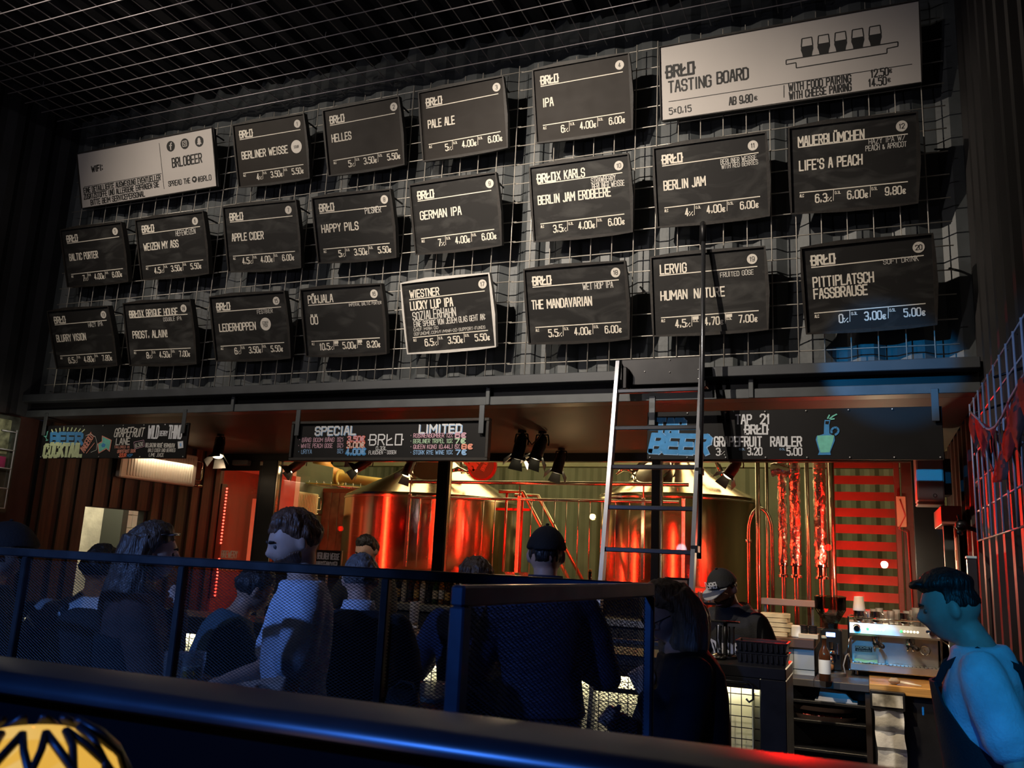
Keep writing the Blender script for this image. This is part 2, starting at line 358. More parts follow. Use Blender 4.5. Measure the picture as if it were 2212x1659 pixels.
# glass door to the brewery
d = thing('door_1', None, None); struct(d)
x0, x1 = ux(447), ux(563)
mb = MB(); mb.bbox(x0, x0 + .13, YG - .02, YG + .04, .02, 2.56, .004); mb.bbox(x1 - .06, x1, YG - .02, YG + .04, .02, 2.56, .004)
mb.bbox(x0 + .13, x1 - .06, YG - .02, YG + .04, 2.5, 2.61, .004); mb.bbox(x0 + .13, x1 - .06, YG - .02, YG + .04, .02, .2, .004)
struct(mb.build('door_frame', M_FRAME, d))
struct(MB().box(x0 + .13, x1 - .06, YG + .005, YG + .015, .2, 2.5).build('door_pane', M_PANE, d))
h = atY(449, 1118, YG - .09); mb = MB().tube([(h.x - .02, YG - .09, h.z), (h.x - .02, YG - .09, .95)], .014, 12)
for z in (h.z - .15, 1.15): mb.tube([(h.x - .02, YG - .09, z), (h.x - .02, YG - .0, z)], .009, 8)
struct(mb.build('door_handle', mat('brushed_handle', (.6, .6, .6), .25, 1), d, True))
q = atY(524, 1000, YG - .05)
struct(MB().bbox(q.x - .11, q.x + .11, YG - .1, YG - .03, q.z - .03, q.z + .03, .006).build('door_closer', mat('grey_closer', (.2, .2, .2), .4, .5), d))
mb = MB(); q0, q1 = atY(478, 1204, YG), atY(512, 1204, YG)
text(mb, 'BREWERY', q0.x, q0.z, .075, q1.x, YG - .002, w=.01)
for i in range(9): x = q0.x - .02 + i * (q1.x - q0.x + .02) / 8; bar(mb, x, q0.z - .14, x, q0.z - .03, .014, YG - .002)
struct(mb.build('door_lettering', mat('white_print', (.72, .7, .66), .6), d))

# ---------------------------------------------------------------- plank wall of the bar's side with its hatch
P0, P1 = atX(85, 1000, XL).y, YG - .02
hy0, hy1, hz1 = .79, 1.56, 1.955
cols = [(.060, .036, .02), (.006, .005, .005), (.075, .043, .024), (.008, .007, .006), (.04, .024, .015)]
y = P0; k = 0; rnd = random.Random(3)
planks = [MB() for _ in cols]
while y < P1:
    w = (.075, .13, .07, .10, .06, .12)[k % 6]; e = min(P1, y + w - .004); dpt = (0, .02)[k % 2]; mb = planks[[1, 0, 1, 2, 3, 4][k % 6]]
    cuts = [0, 2.69]
    if e > hy0 and y < hy1: segs = [(0, 1.1), (hz1 + .005, 2.69)]
    else: segs = [(0, 2.69)]
    for a, b in segs: mb.box(XL - .03, XL + dpt, y, e, a, b)
    y += w; k += 1
for i, mb in enumerate(planks):
    struct(mb.build('wall_planks_%d' % (i + 1), mat('plank_%d' % i, cols[i], .6, noise_amt=.4, nscale=6, stretch=(1, 6, .5), bump=.2)))
struct(MB().box(XL - .12, XL - .035, .1, hy0, 0, 2.69).box(XL - .12, XL - .035, hy1, YG + .1, 0, 2.69).box(XL - .12, XL - .035, hy0, hy1, 0, 1.1).box(XL - .12, XL - .035, hy0, hy1, hz1, 2.69).build('wall_left_niche', M_DARK))
# lit room seen through the hatch
struct(MB().box(-1.6, -1.5, .0, 4.2, 0, 2.6).build('wall_plaster', mat('rough_plaster', (.55, .52, .42), .8, noise_amt=.25, nscale=5, bump=.4, bscale=20)))
struct(MB().box(-1.6, -.42, 4.2, 4.3, 0, 2.6).box(-1.6, -.42, -.1, 0, 0, 2.6).build('wall_back_room', mat('back_room_white', (.6, .57, .5), .7)))
struct(MB().box(-1.6, -.42, 0, 4.2, 2.6, 2.66).build('ceiling_back_room', mat('back_room_white', (.6, .57, .5), .7)))
a, b = atX(262, 1150, -1.44).y, 4.1
mb = MB(); ty = a
while ty < b:
    tz = .6
    while tz < 2.4: mb.bbox(-1.47, -1.45, ty, ty + .145, tz, tz + .145, .003); tz += .15
    ty += .15
struct(mb.build('wall_tiles', mat('white_tile', (.75, .73, .68), .15)))
struct(MB().box(-1.5, -1.2, atX(246, 1150, -1.3).y, atX(258, 1150, -1.3).y, 0, 2.6).build('trim_4', mat('dark_jamb', (.03, .035, .03), .5)))
area('back_room_light', (-.9, 1.6, 2.55), (-1.1, 1.6, 0), 42, (1, .88, .62), .8, 1.6)

# ---------------------------------------------------------------- wire grids
M_WIRE = mat('galvanised_wire', (.56, .53, .48), .38, .35, noise_amt=.12, nscale=20)
C = .15; Z0 = 2.9797
def grid(name, c0, c1, r0, r1, dx, dz, y, label, ext=(.7, .7, .62, .5), rad=.0039):
    mb = MB()
    for i in range(c0, c1 + 1): x = i * C + dx; mb.tube([(x, y, Z0 + (r0 - ext[2]) * C + dz), (x, y, Z0 + (r1 + ext[3]) * C + dz)], rad, 6)
    for r in range(r0, r1 + 1): z = Z0 + r * C + dz; mb.tube([((c0 - ext[0]) * C + dx, y + .008, z), ((c1 + ext[1]) * C + dx, y + .008, z)], rad, 6)
    return tag(mb.build(name, M_WIRE, None, True), label, 'wire mesh', 'wire grid panels on the board wall')
grid('wire_mesh_panel', 0, 11, 0, 15, 0, 0, 0, 'welded wire panel on corrugated wall behind the wifi board', (.9, .25, .62, .3))
grid('wire_mesh_panel', 12, 29, 0, 15, 0, .004, .002, 'widest welded wire panel on corrugated wall behind the middle boards', (.9, .2, .62, .3))
grid('wire_mesh_panel', 30, 47, 0, 15, 0, -.003, .0, 'welded wire panel on corrugated wall behind the tasting sign', (.9, .85, .62, .3))
def cgrid(label, x0, x1, y1):
    mb = MB(); i = 0; y = -.03; ys = []
    while y > y1: ys.append(y); y -= .165
    x = x0
    while x < x1: mb.tube([(x, .06, 5.358), (x, y1, 5.358)], .0042, 6); x += .15
    for y in ys: mb.tube([(x0 - .1, y, 5.35), (x1 + .02, y, 5.35)], .0042, 6)
    for k in range(26):
        q = V((x0 + .15 * rnd.randrange(int((x1 - x0) / .15)), ys[rnd.randrange(len(ys))], 5.36)); mb.tube([q, q + V((.012, .004, -.02)), q + V((.02, .0, .03))], .003, 5)
    return tag(mb.build('ceiling_mesh_panel', mat('ceiling_wire', (.40, .37, .40), .4, .35), None, True), label, 'wire mesh', 'wire grid panels under the ceiling')
cgrid('suspended wire grid under the dark ceiling above the wifi board', .06, 3.58, -5.0)
cgrid('suspended wire grid under the dark ceiling beside the tasting sign', 3.66, 7.2, -5.0)
# ================================================================ beer boards
M_LET = mat('cream_letters', (.78, .73, .64), .7); M_INK = mat('black_ink', (.012, .012, .012), .6)
M_BRD = chalk_mat('board_black', (.015, .0145, .0145), (.085, .085, .082), .6)
M_BRN = chalk_mat('board_brown', (.015, .0115, .0095), (.028, .023, .019), .4)
M_FRM = mat('board_frame_black', (.016, .013, .011), .6, noise_amt=.35, nscale=12, bump=.15)
M_WFR = mat('board_frame_white', (.62, .60, .57), .6, noise_amt=.08)
M_WHT = mat('white_sign_face', (.52, .485, .46), .6, noise_amt=.05, nscale=2)
M_HAND = mat('chalk_marker', (.62, .60, .56), .8)
def board_frame(q):
    x, z, w, h, th, rl = q
    u = V((math.cos(rl), 0, math.sin(rl))); v0 = V((-math.sin(rl), 0, math.cos(rl))); v = v0 * math.cos(th) + V((0, -1, 0)) * math.sin(th); n = u.cross(v)  # n points out of the front (-y)
    o = V((x, -.07, z)) - u * (w / 2)
    ny = -n if n.y < 0 else n
    return Matrix(((u.x, ny.x, v.x, o.x), (u.y, ny.y, v.y, o.y), (u.z, ny.z, v.z, o.z), (0, 0, 0, 1)))
def frame_ring(w, h, bow, inner, depth, y0=0.0):
    """frame of four laths whose outer edges bow outwards"""
    out = [(0, 0), (w * .45, -bow * .7), (w * .8, -bow * .55), (w, 0), (w + bow * .9, h * .45), (w + bow * .5, h * .8), (w, h), (w * .62, h + bow * .55), (w * .3, h + bow), (0, h), (-bow * .45, h * .62), (-bow * .35, h * .3)]
    i = inner; xs = lambda t: i + (w - 2 * i) * t; zs = lambda t: i + (h - 2 * i) * t
    inn = [(xs(0), zs(0)), (xs(.45), zs(0)), (xs(.8), zs(0)), (xs(1), zs(0)), (xs(1), zs(.45)), (xs(1), zs(.8)), (xs(1), zs(1)), (xs(.62), zs(1)), (xs(.3), zs(1)), (xs(0), zs(1)), (xs(0), zs(.62)), (xs(0), zs(.3))]
    R = lambda pl, y: [(p[0], y, p[1]) for p in pl]
    bk = [(p[0] * .985 + w * .0075, p[1] * .985 + h * .0075) for p in out]
    return MB().rings([R(inn, y0 + .03), R(inn, y0), R(out, y0), R(bk, y0 + depth), R(inn, y0 + depth)], cap=False)
def base_board(label, q, fm, pm, bow=.017, inner=.009, depth=.055, group='numbered beer boards'):
    M = board_frame(q); w, h = q[2], q[3]
    t = thing('menu_board', label, 'menu board', M=M, group=group)
    frame_ring(w, h, bow, inner, depth).build('frame', fm, t)
    MB().box(inner * .6, w - inner * .6, .014, .03, inner * .6, h - inner * .6).build('panel', pm, t)
    for x in (.03, w - .03):
        top = M.inverted() @ V((0, .02, 0)); a = V((x, .05, h - .05)); wp = M @ a; b = M.inverted() @ V((wp.x, -.014, wp.z + .01))
        MB().tube([a, (a + b) / 2 + V((0, 0, .004)), b], .007, 6).build('bracket', M_BLACK, t, True)
    return t, w, h
def number_disc(t, h, n, u=.638, v=.073, r=.0315):
    d = disc(MB(), u, h - v, r, .0118).build('number_disc', mat('disc_white', (.66, .62, .56), .6), t)
    mb = MB(); text(mb, n, u, h - v - r * .43, r * .86, None, .0106, align='c', weight=.13, gap=.16, wide=1.25); mb.build('number', M_INK, d)
YB = .0122
def beer(n, word, q, brewer, name, alc, p1, p2, note=(), where='', logo=True, fm=None, pm=None, notesz=.038, white02=False, extra=None, nsz=.057):
    t, w, h = base_board('%s beer board with number %s disc, %s' % ('white framed black' if fm else 'black', word, where), q, fm or M_FRM, pm or M_BRD)
    mb = MB(); T = lambda s, u0, v, cap, u1=None, **k: text(mb, s, u0, h - v, cap, u1, YB, **k)
    sx = w / .715
    bar(mb, .055 * sx, h - .127, .662 * sx, h - .122, .0062, YB); bar(mb, .055 * sx, h - .401, .660 * sx, h - .397, .0062, YB)
    bar(mb, .254, h - .402, .251, h - .468, .0035, YB); bar(mb, .463, h - .400, .460, h - .466, .0035, YB)
    for s, u0, u1, v, cap in brewer: T(s, u0, v, cap, u1, weight=.2 if 'BRŁO' in s else .155)
    for s, u0, u1, v in name: T(s, u0, v, nsz, u1, weight=.155)
    T('ALC', .057, .429, .017, .080, weight=.17)
    T('0,3L' if not white02 else '0,2L', .262, .429 if not white02 else .441, .016, .294, weight=.17); T('0,5L', .469, .427 if not white02 else .441, .016, .501, weight=.17)
    T(alc, .213, .469, .048, None, align='r', weight=.155); T('%', .219, .469, .024, .240, weight=.2)
    T(p1, .424, .466, .047, None, align='r', weight=.155); T('€', .431, .467, .025, .447, weight=.24)
    T(p2, .632, .464, .045, None, align='r', weight=.155); T('€', .640, .464, .025, .655, weight=.24)
    if white02:
        for u in (.258, .466): poly(mb, [(u, h - .427), (u + .038, h - .425), (u + .038, h - .405), (u, h - .406)], YB)
    mb.build('lettering', M_LET, t)
    if note:
        mb = MB()
        for i, (s, u0, u1, v, cap) in enumerate(note): text(mb, s, u0, h - v, cap, u1, YB, weight=.12, jit=.08, seed=i + len(name), rot=.01)
        mb.build('handwriting', M_HAND, t)
    number_disc(t, h, str(n))
    if extra:
        s, u, v, r = extra; d = disc(MB(), u, h - v, r, .0115).build('sticker', mat('sticker_white', (.70, .66, .60), .5), t); mb = MB(); L = s.split()
        for i, x in enumerate(L): text(mb, x, u, h - v - .011 + (len(L) - 1) * .011 - i * .023, .021, None, .0104, align='c', weight=.11)
        mb.build('sticker_text', M_INK, d)
    return t
LG = [('BRŁO', .06, .186, .114, .054)]
N_ = lambda s, u0, u1, v=.28: [(s, u0, u1, v)]
Q = {1: (2.2291, 4.579, .7171, .5157, .3335, -.0159), 10: (4.9078, 3.8305, .7125, .5247, .2897, .0016), 17: (3.9544, 3.0758, .7023, .5179, .296, .0263), 19: (5.7697, 3.0997, .7212, .5211, .1854, .0057),
     3: (3.9673, 4.5793, .7011, .5252, .259, .0165), 4: (4.8938, 4.5826, .7119, .5238, .2909, -.0042), 9: (3.9612, 3.8272, .6983, .5186, .3148, .0105), 2: (3.1119, 4.569, .695, .5199, .3116, .0053),
     8: (3.1, 3.8281, .7035, .5088, .3659, -.0234), 7: (2.2306, 3.8274, .7256, .5309, .3318, -.034), 6: (1.3006, 3.8479, .7405, .5172, .3124, -.0052), 5: (.4185, 3.853, .731, .5145, .3325, -.0058),
     12: (6.6351, 3.8338, .7238, .5297, .3952, -.0166), 11: (5.7864, 3.8432, .7246, .5289, .2721, .0024), 20: (6.7049, 3.0674, .7152, .5243, .3866, .0232), 13: (.4391, 3.1, .7179, .5133, .3693, -.0006),
     14: (1.2948, 3.0847, .7276, .529, .3275, -.021), 15: (2.2158, 3.0865, .7318, .5214, .3257, -.0086), 16: (3.0767, 3.0823, .7133, .5175, .3247, -.014), 18: (4.9013, 3.0893, .7098, .5141, .3136, -.0035)}
beer(1, 'one', Q[1], LG, N_('BERLINER WEISSE', .061, .521, .287), '4', '3,50', '5,50', where='with a round white sticker', extra=('SOUR', .61, .25, .052), pm=M_BRN)
beer(2, 'two', Q[2], LG, N_('HELLES', .061, .237, .258), '5', '3,50', '5,50', where='in the top row after the sticker board', pm=M_BRN)
beer(3, 'three', Q[3], LG, N_('PALE ALE', .062, .282), '5', '4,00', '6,00', where='in the top row, glint on its logo', pm=M_BRN)
beer(4, 'four', Q[4], LG, N_('IPA', .066, .142, .273), '6', '4,00', '6,00', where='beside the big white tasting sign', pm=M_BRN)
beer(5, 'five', Q[5], LG, N_('BALTIC PORTER', .062, .402), '7', '4,00', '6,00', where='in shade under the wifi sign')
beer(6, 'six', Q[6], LG, N_('WEIZEN MY ASS', .057, .436, .267), '4,5', '3,50', '5,50', [('HEFEWEIZEN', .422, .631, .176, .042)], where='with a dark wiped spot')
beer(7, 'seven', Q[7], LG, N_('APPLE CIDER', .062, .376), '4,5', '4,00', '6,00', where='under the board with the round sticker')
beer(8, 'eight', Q[8], LG, N_('HAPPY PILS', .06, .388, .274), '5', '3,50', '5,50', [('PILSNER', .463, .599, .163, .042)], where='in the middle row with one chalk word')
beer(9, 'nine', Q[9], LG, N_('GERMAN IPA', .065, .397, .263), '7', '4,00', '6,00', where='above the white framed board')
beer(10, 'ten', Q[10], [('BRŁO', .055, .184, .117, .056), ('X KARLS', .199, .396, .114, .056)], N_('BERLIN JAM ERDBEERE', .05, .57, .266), '3,5', '4,00', '6,00',
     [('STRAWBERRY', .441, .611, .168, .037), ('BERLINER WEISSE', .446, .669, .209, .037)], where='with two chalk lines and a smudge')
beer(11, 'eleven', Q[11], LG, N_('BERLIN JAM', .061, .33, .285), '4', '4,00', '6,00', [('BERLINER WEISSE', .434, .656, .165, .03), ('WITH RED BERRIES', .438, .664, .195, .028)], where='under the big white tasting sign')
beer(12, 'twelve', Q[12], [('MAUERBLÜMCHEN', .058, .431, .121, .055)], N_("LIFE'S A PEACH", .061, .418, .267), '6,3', '6,00', '9,80', [('HAZY IPA W/', .458, .654, .156, .028), ('PEACH & APRICOT', .44, .662, .194, .03)], where='hanging next to the side wall')
beer(13, 'thirteen', Q[13], LG, N_('BLURRY VISION', .05, .394, .275), '6,5', '4,80', '7,80', [('HAZY IPA', .448, .61, .168, .036)], where='the darkest one beside the channel')
beer(14, 'fourteen', Q[14], [('BRŁO', .054, .168, .125, .054), ('X BRIQUE HOUSE', .185, .571, .121, .054)], N_('PROST, ALAIN!', .065, .44, .298), '8', '4,50', '7,00', [('DOUBLE IPA', .415, .605, .169, .03)], where='its heading filling the top line')
beer(15, 'fifteen', Q[15], LG, N_('LEDERHOPPEN', .064, .418, .283), '6', '3,50', '5,50', [('FESTBIER', .448, .594, .163, .03)], where='with a two-word round sticker', extra=('STAFF PICK', .517, .246, .05))
beer(16, 'sixteen', Q[16], [('PÕHJALA', .059, .279, .112, .056)], N_('ÖÖ', .066, .128, .27), '10,5', '5,00', '8,20', [('IMPERIAL BALTIC PORTER', .415, .694, .153, .021)], where='next to the white framed board', white02=True)
t17 = beer(17, 'seventeen', Q[17], [('WIESTNER', .064, .296, .115, .052)], N_('LUCKY LUP IPA', .059, .396, .202), '6,5', '3,50', '5,50',
     [('SOZIALERHAHN', .071, .412, .279, .06), ('EINE SPENDE VON JEDEM GLAS GEHT AN:', .073, .637, .326, .038), ('CHEF MINH DO', .067, .263, .356, .02), ('GOFUNDME.COM/F/MINH-DO-SUPPORT-FUNDS', .067, .629, .388, .021)], where='full of lettering', fm=M_WFR)
beer(18, 'eighteen', Q[18], LG, N_('THE MANDAVARIAN', .041, .463, .275), '5,5', '4,00', '6,00', [('WET HOP IPA', .41, .615, .17, .04)], where='above the ladder, in the bottom row')
beer(19, 'nineteen', Q[19], [('LERVIG', .062, .228, .117, .057)], [('HUMAN', .06, .227, .288), ('NATURE', .275, .462, .289)], '4,5', '4,70', '7,00', [('FRUITED GOSE', .441, .643, .171, .03)], where='behind the ladder post', white02=True)
beer(20, 'twenty', Q[20], LG, [('PITTIPLATSCH', .061, .392, .245), ('FASSBRAUSE', .061, .355, .315)], '0', '3,00', '5,00', [('SOFT DRINK', .451, .634, .15, .028)], where='above the azure lit wall foot')

# ---------------------------------------------------------------- the two white signs
def white_sign(label, q, bow):
    t, w, h = base_board(label, q, M_FRM, M_WHT, bow, .004, .058, 'white wall signs'); return t, w, h
t, w, h = white_sign('long white sign with wifi line and three round social icons', (.8543, 4.6205, 1.5631, .5002, .277, .0116), .006)
mb = MB(); T = lambda s, u0, v, cap, u1=None, **k: text(MB(), s, u0, h - v, cap, u1, YB, **k).build('lettering', M_INK, t)
bar(mb, .970, h - .048, .980, h - .445, .004, YB); bar(mb, .047, h - .307, .966, h - .309, .004, YB)
T('WIFI:', .159, .187, .05, .292, weight=.22)
T('EINE DETAILLIERTE AUSWEISUNG EVENTUELLER', .04, .363, .045, .949, weight=.17); T('ZUSATZSTOFFE UND ALLERGENE ERFRAGEN SIE', .035, .42, .045, .925, weight=.17); T('BITTE BEIM SERVICEPERSONAL', .112, .48, .045, .756, weight=.17)
T('BRLOBEER', 1.097, .275, .075, 1.418, weight=.15); T('SPREAD THE', 1.035, .431, .042, 1.273, weight=.15); T('#BRLO', 1.36, .435, .042, 1.502, weight=.15)
mb.build('ruled_line', M_INK, t)
def white_on(d, m, f): mb = MB(); f(mb); return mb.build('icon_mark', m, d)
for i, (u, v) in enumerate(((1.095, .093), (1.251, .094), (1.409, .098))):
    d = disc(MB(), u, h - v, .045, .0118).build('icon_disc', M_INK, t); z = h - v
    if i == 0: white_on(d, M_WHT, lambda m: (bar(m, u, z - .032, u, z + .012, .011, .0106), bar(m, u, z + .012, u + .006, z + .024, .011, .0106), bar(m, u + .004, z + .026, u + .018, z + .026, .01, .0106), bar(m, u - .014, z + .006, u + .016, z + .006, .009, .0106)))
    elif i == 1:
        def ins(m):
            r = .022
            for a, b in (((-r, -r), (r, -r)), ((r, -r), (r, r)), ((r, r), (-r, r)), ((-r, r), (-r, -r))): bar(m, u + a[0], z + a[1], u + b[0], z + b[1], .006, .0106)
            for k in range(12):
                a, b = k * math.pi / 6, (k + 1) * math.pi / 6; bar(m, u + .011 * math.cos(a), z + .011 * math.sin(a), u + .011 * math.cos(b), z + .011 * math.sin(b), .005, .0106)
            disc(m, u + .013, z + .013, .003, .0106, 8)
        white_on(d, M_WHT, ins)
    else: white_on(d, M_WHT, lambda m: poly(m, [(u + x * .9, z + y) for x, y in ((-.03, -.022), (-.012, -.024), (0, -.032), (.012, -.024), (.03, -.022), (.02, -.012), (.016, -.002), (.024, .002), (.016, .006), (.015, .022), (.006, .03), (-.006, .03), (-.015, .022), (-.016, .006), (-.024, .002), (-.016, -.002), (-.02, -.012))], .0106))
u, z = 1.322, h - .408
d = disc(MB(), u, z, .026, .0118).build('icon_disc', M_INK, t)
white_on(d, M_WHT, lambda m: poly(m, [(u + x, z + y) for x, y in ((0, -.014), (.013, 0), (.012, .008), (.006, .011), (0, .006), (-.006, .011), (-.012, .008), (-.013, 0))], .0106))
t, w, h = white_sign('big white tasting board sign with five drawn beer glasses', (6.247, 4.6125, 1.6093, .514, .1762, -.003), .008)
mb = MB(); T = lambda s, u0, v, cap, u1=None, **k: text(MB(), s, u0, h - v, cap, u1, YB, **k).build('lettering', M_INK, t)
T('BRŁO', .048, .22, .077, .228, weight=.2); T('TASTING', .058, .325, .075, .340, weight=.15); T('BOARD', .383, .316, .075, .582, weight=.15)
bar(mb, .055, h - .386, 1.557, h - .388, .004, YB); bar(mb, .805, h - .395, .803, h - .476, .004, YB)
T('5×0,15', .058, .475, .043, .205, weight=.15); T('AB 9,80', .458, .472, .05, .605, weight=.16); T('€', .618, .464, .024, .636, weight=.2)
T('WITH FOOD PAIRING', .834, .44, .047, 1.206, weight=.15); T('WITH CHEESE PAIRING', .836, .495, .047, 1.206, weight=.15)
T('12.50', 1.325, .433, .047, 1.422, weight=.15); T('14.50', 1.31, .489, .047, 1.409, weight=.15); T('€', 1.428, .42, .022, 1.443, weight=.2); T('€', 1.418, .476, .022, 1.433, weight=.2)
mb.build('ruled_line', M_INK, t)
mb = MB(); P = [(.823, .234), (1.483, .235), (1.482, .263), (1.42, .266), (1.419, .295), (.884, .296), (.883, .261), (.822, .262)]
for a, b in zip(P, P[1:] + P[:1]): bar(mb, a[0], h - a[1], b[0], h - b[1], .006, YB)
for i in range(5):
    c = .953 + i * .1005; z = h - .232; X = lambda s: [(c + x, z + y) for x, y in s]
    poly(mb, X([(-.027, 0), (.027, 0), (.03, .02), (.038, .045), (.036, .068), (-.036, .068), (-.038, .045), (-.03, .02)]), YB)
    o = X([(-.035, .066), (-.03, .12), (.03, .12), (.035, .066)])
    for a, b in zip(o, o[1:]): bar(mb, a[0], a[1], b[0], b[1], .006, YB)
mb.build('drawing', M_INK, t)
# ================================================================ banner boards hung under the channel
M_BAN = mat('banner_black', (.007, .007, .008), .6, noise_amt=.2, nscale=5, spec=.25)
PAINT = {k: mat('paint_' + k, c, .7, noise_amt=.12, nscale=30) for k, c in dict(blue=(.05, .27, .62), pale=(.62, .72, .42), mint=(.18, .62, .52), salmon=(.75, .30, .22), cream=(.62, .60, .56), white=(.66, .68, .72), pink=(.60, .36, .46), green=(.42, .62, .44), sky=(.25, .45, .75), red=(.8, .16, .08)).items()}
class Pix:
    """local board coordinates of photo pixels on the plane y = Y; origin at pixel (px, py)"""
    def __init__(s, o, Y): s.Y = Y; s.o = atY(*o, Y)
    def __call__(s, px, py): p = atY(px, py, s.Y); return (p.x - s.o.x, p.z - s.o.z)
def banner(label, tl, tr, br, bl, Y, frame_w=0):
    P = Pix(bl, Y); a, b, c, e = P(*bl), P(*br), P(*tr), P(*tl)
    x0, x1, z0, z1 = (a[0] + e[0]) / 2, (b[0] + c[0]) / 2, (a[1] + b[1]) / 2, (c[1] + e[1]) / 2
    t = thing('hanging_board', label, 'menu sign', loc=P.o, group='boards hung under the channel')
    if frame_w:
        mb = MB(); f = frame_w
        mb.bbox(x0 - f, x1 + f, -.02, .03, z1, z1 + f, .003); mb.bbox(x0 - f, x1 + f, -.02, .03, z0 - f, z0, .003); mb.bbox(x0 - f, x0, -.02, .03, z0, z1, .003); mb.bbox(x1, x1 + f, -.02, .03, z0, z1, .003)
        mb.build('frame', M_FRM, t)
    MB().bbox(x0, x1, 0, .02, z0, z1, .002).build('panel', M_BAN, t)
    for x in (x0 + .035, x1 - .035):
        top = 2.72 - P.o.z
        MB().bbox(x - .02, x + .02, -.028, -.018, z1 - .09, top, .002).build('hanger', mat('hanger_steel', (.11, .12, .13), .4, .6), t)
    if not frame_w:
        n = max(3, int((x1 - x0) / .22))
        for i in range(n + 1):
            for z in (z0 + .012, z1 - .012): MB().sph((x0 + .02 + (x1 - x0 - .04) * i / n, -.003, z), .006, .004, .006, 8, 6).build('screw', mat('screw_head', (.55, .55, .55), .3, .8), t, True)
    return t, P, -.0015
class Pen:
    def __init__(s, P, y): s.P = P; s.y = y; s.m = {}; s.k = 0
    def mb(s, c): return s.m.setdefault((c, 'drawing'), MB())
    def lift(s): s.k += 1; return s.k * .00012
    def write(s, c, txt, p0, p1, cap_px, **k):
        a, b = s.P(*p0), s.P(*p1); q = s.P(p0[0], p0[1] - cap_px); rot = math.atan2(b[1] - a[1], b[0] - a[0])
        text(s.m.setdefault((c, s.k), MB()), txt, a[0], a[1], math.hypot(q[0] - a[0], q[1] - a[1]), a[0] + math.hypot(b[0] - a[0], b[1] - a[1]), s.y - s.lift(), rot=rot, **k)
    def shape(s, c, pts, dy=0): poly(s.mb(c), [s.P(*p) for p in pts], s.y - dy - s.lift())
    def line(s, c, pts, w, dy=0, close=False):
        q = [s.P(*p) for p in pts]; dy += s.lift()
        for a, b in zip(q, q[1:] + (q[:1] if close else [])): bar(s.mb(c), a[0], a[1], b[0], b[1], w, s.y - dy)
    def done(s, t):
        for (c, k), m in s.m.items(): m.build('drawing' if k == 'drawing' else 'lettering', PAINT[c] if c in PAINT else c, t)
t, P, y = banner('narrow black board with painted cocktail lettering beside the radiator', (94, 920), (403, 913), (405, 990), (86, 990), .02)
S0 = 450 / 2196
def cp(x, y_): return (x * S0, 880 + y_ * S0)
pen = Pen(P, y)
pen.write('blue', 'BEER', cp(540, 380), cp(865, 385), 21, weight=.34, wide=1.1, slant=-.1)
pen.write('pale', 'COCKTAIL', cp(460, 518), cp(855, 512), 25, weight=.30, jit=.06)
for i in range(9): a = cp(560 + i * 38, 262 - 12 * math.sin(i / 8 * 3.1)); b = cp(545 + i * 44, 232 - 22 * math.sin(i / 8 * 3.1)); pen.line('pale', [a, b], .012)
pen.shape('mint', [cp(438, 285), cp(512, 248), cp(495, 312), cp(478, 315)]); pen.line('mint', [cp(484, 312), cp(498, 348)], .006); pen.line('mint', [cp(486, 350), cp(510, 344)], .007)
pen.write('salmon', 'ANGEBOT', cp(890, 478), cp(1000, 300), 15, weight=.16, jit=.08)
pen.line('salmon', [cp(912, 485), cp(1000, 375)], .008)
pen.shape('salmon', [cp(1028, 385), cp(1075, 358), cp(1078, 296), cp(1182, 345), cp(1160, 470), cp(1125, 440), cp(1042, 488)]); pen.shape('mint', [cp(1040, 390), cp(1082, 368), cp(1085, 310), cp(1172, 350), cp(1152, 455), cp(1122, 428), cp(1050, 474)], .0006)
pen.shape('blue', [cp(1072, 400), cp(1092, 375), cp(1118, 392), cp(1106, 420), cp(1082, 422)], .0012)
pen.line('cream', [cp(905, 300), cp(950, 280), cp(1010, 310), cp(1028, 380), cp(1020, 450), cp(960, 475)], .004)
pen.write('cream', 'GRAPEFRUIT', cp(1205, 312), cp(1510, 308), 18, weight=.13, jit=.1, slant=.15)
pen.write('cream', 'LANE', cp(1225, 395), cp(1368, 390), 13, weight=.18)
pen.write('salmon', 'TAILORED IN', cp(1208, 432), cp(1365, 430), 5, weight=.16); pen.write('salmon', 'GRAPEFRUIT SODA', cp(1240, 482), cp(1430, 474), 6.5, weight=.16, jit=.1); pen.write('red', 'SOUR', cp(1262, 525), cp(1332, 522), 7, weight=.24); pen.write('blue', 'HOP', cp(1345, 522), cp(1398, 520), 5.5)
pen.line('pink', [cp(1415, 368), cp(1520, 345), cp(1525, 412), cp(1425, 440)], .004, close=True); pen.write('cream', '8,50€', cp(1432, 425), cp(1512, 403), 8, weight=.15)
pen.write('white', 'WILD', cp(1560, 325), cp(1665, 325), 26, weight=.13); pen.write('white', 'BERRY', cp(1685, 300), cp(1768, 300), 10, weight=.15); pen.write('white', 'THING', cp(1775, 328), cp(1912, 328), 27, weight=.13)
pen.write('cream', 'BELSAZAR ROSÉ VERMOUTH', cp(1538, 418), cp(1842, 424), 8, weight=.17); pen.write('cream', 'BRLO CIDER UND BERRIES', cp(1565, 470), cp(1850, 470), 7, weight=.14, jit=.06); pen.write('cream', 'LIME JUICE', cp(1575, 518), cp(1728, 520), 7, weight=.15, jit=.06)
pen.shape('white', [cp(1878, 362), cp(1935, 355), cp(1938, 428), cp(1882, 436)]); pen.shape('sky', [cp(1898, 380), cp(1918, 378), cp(1920, 412), cp(1902, 415)], .0006)
pen.done(t)

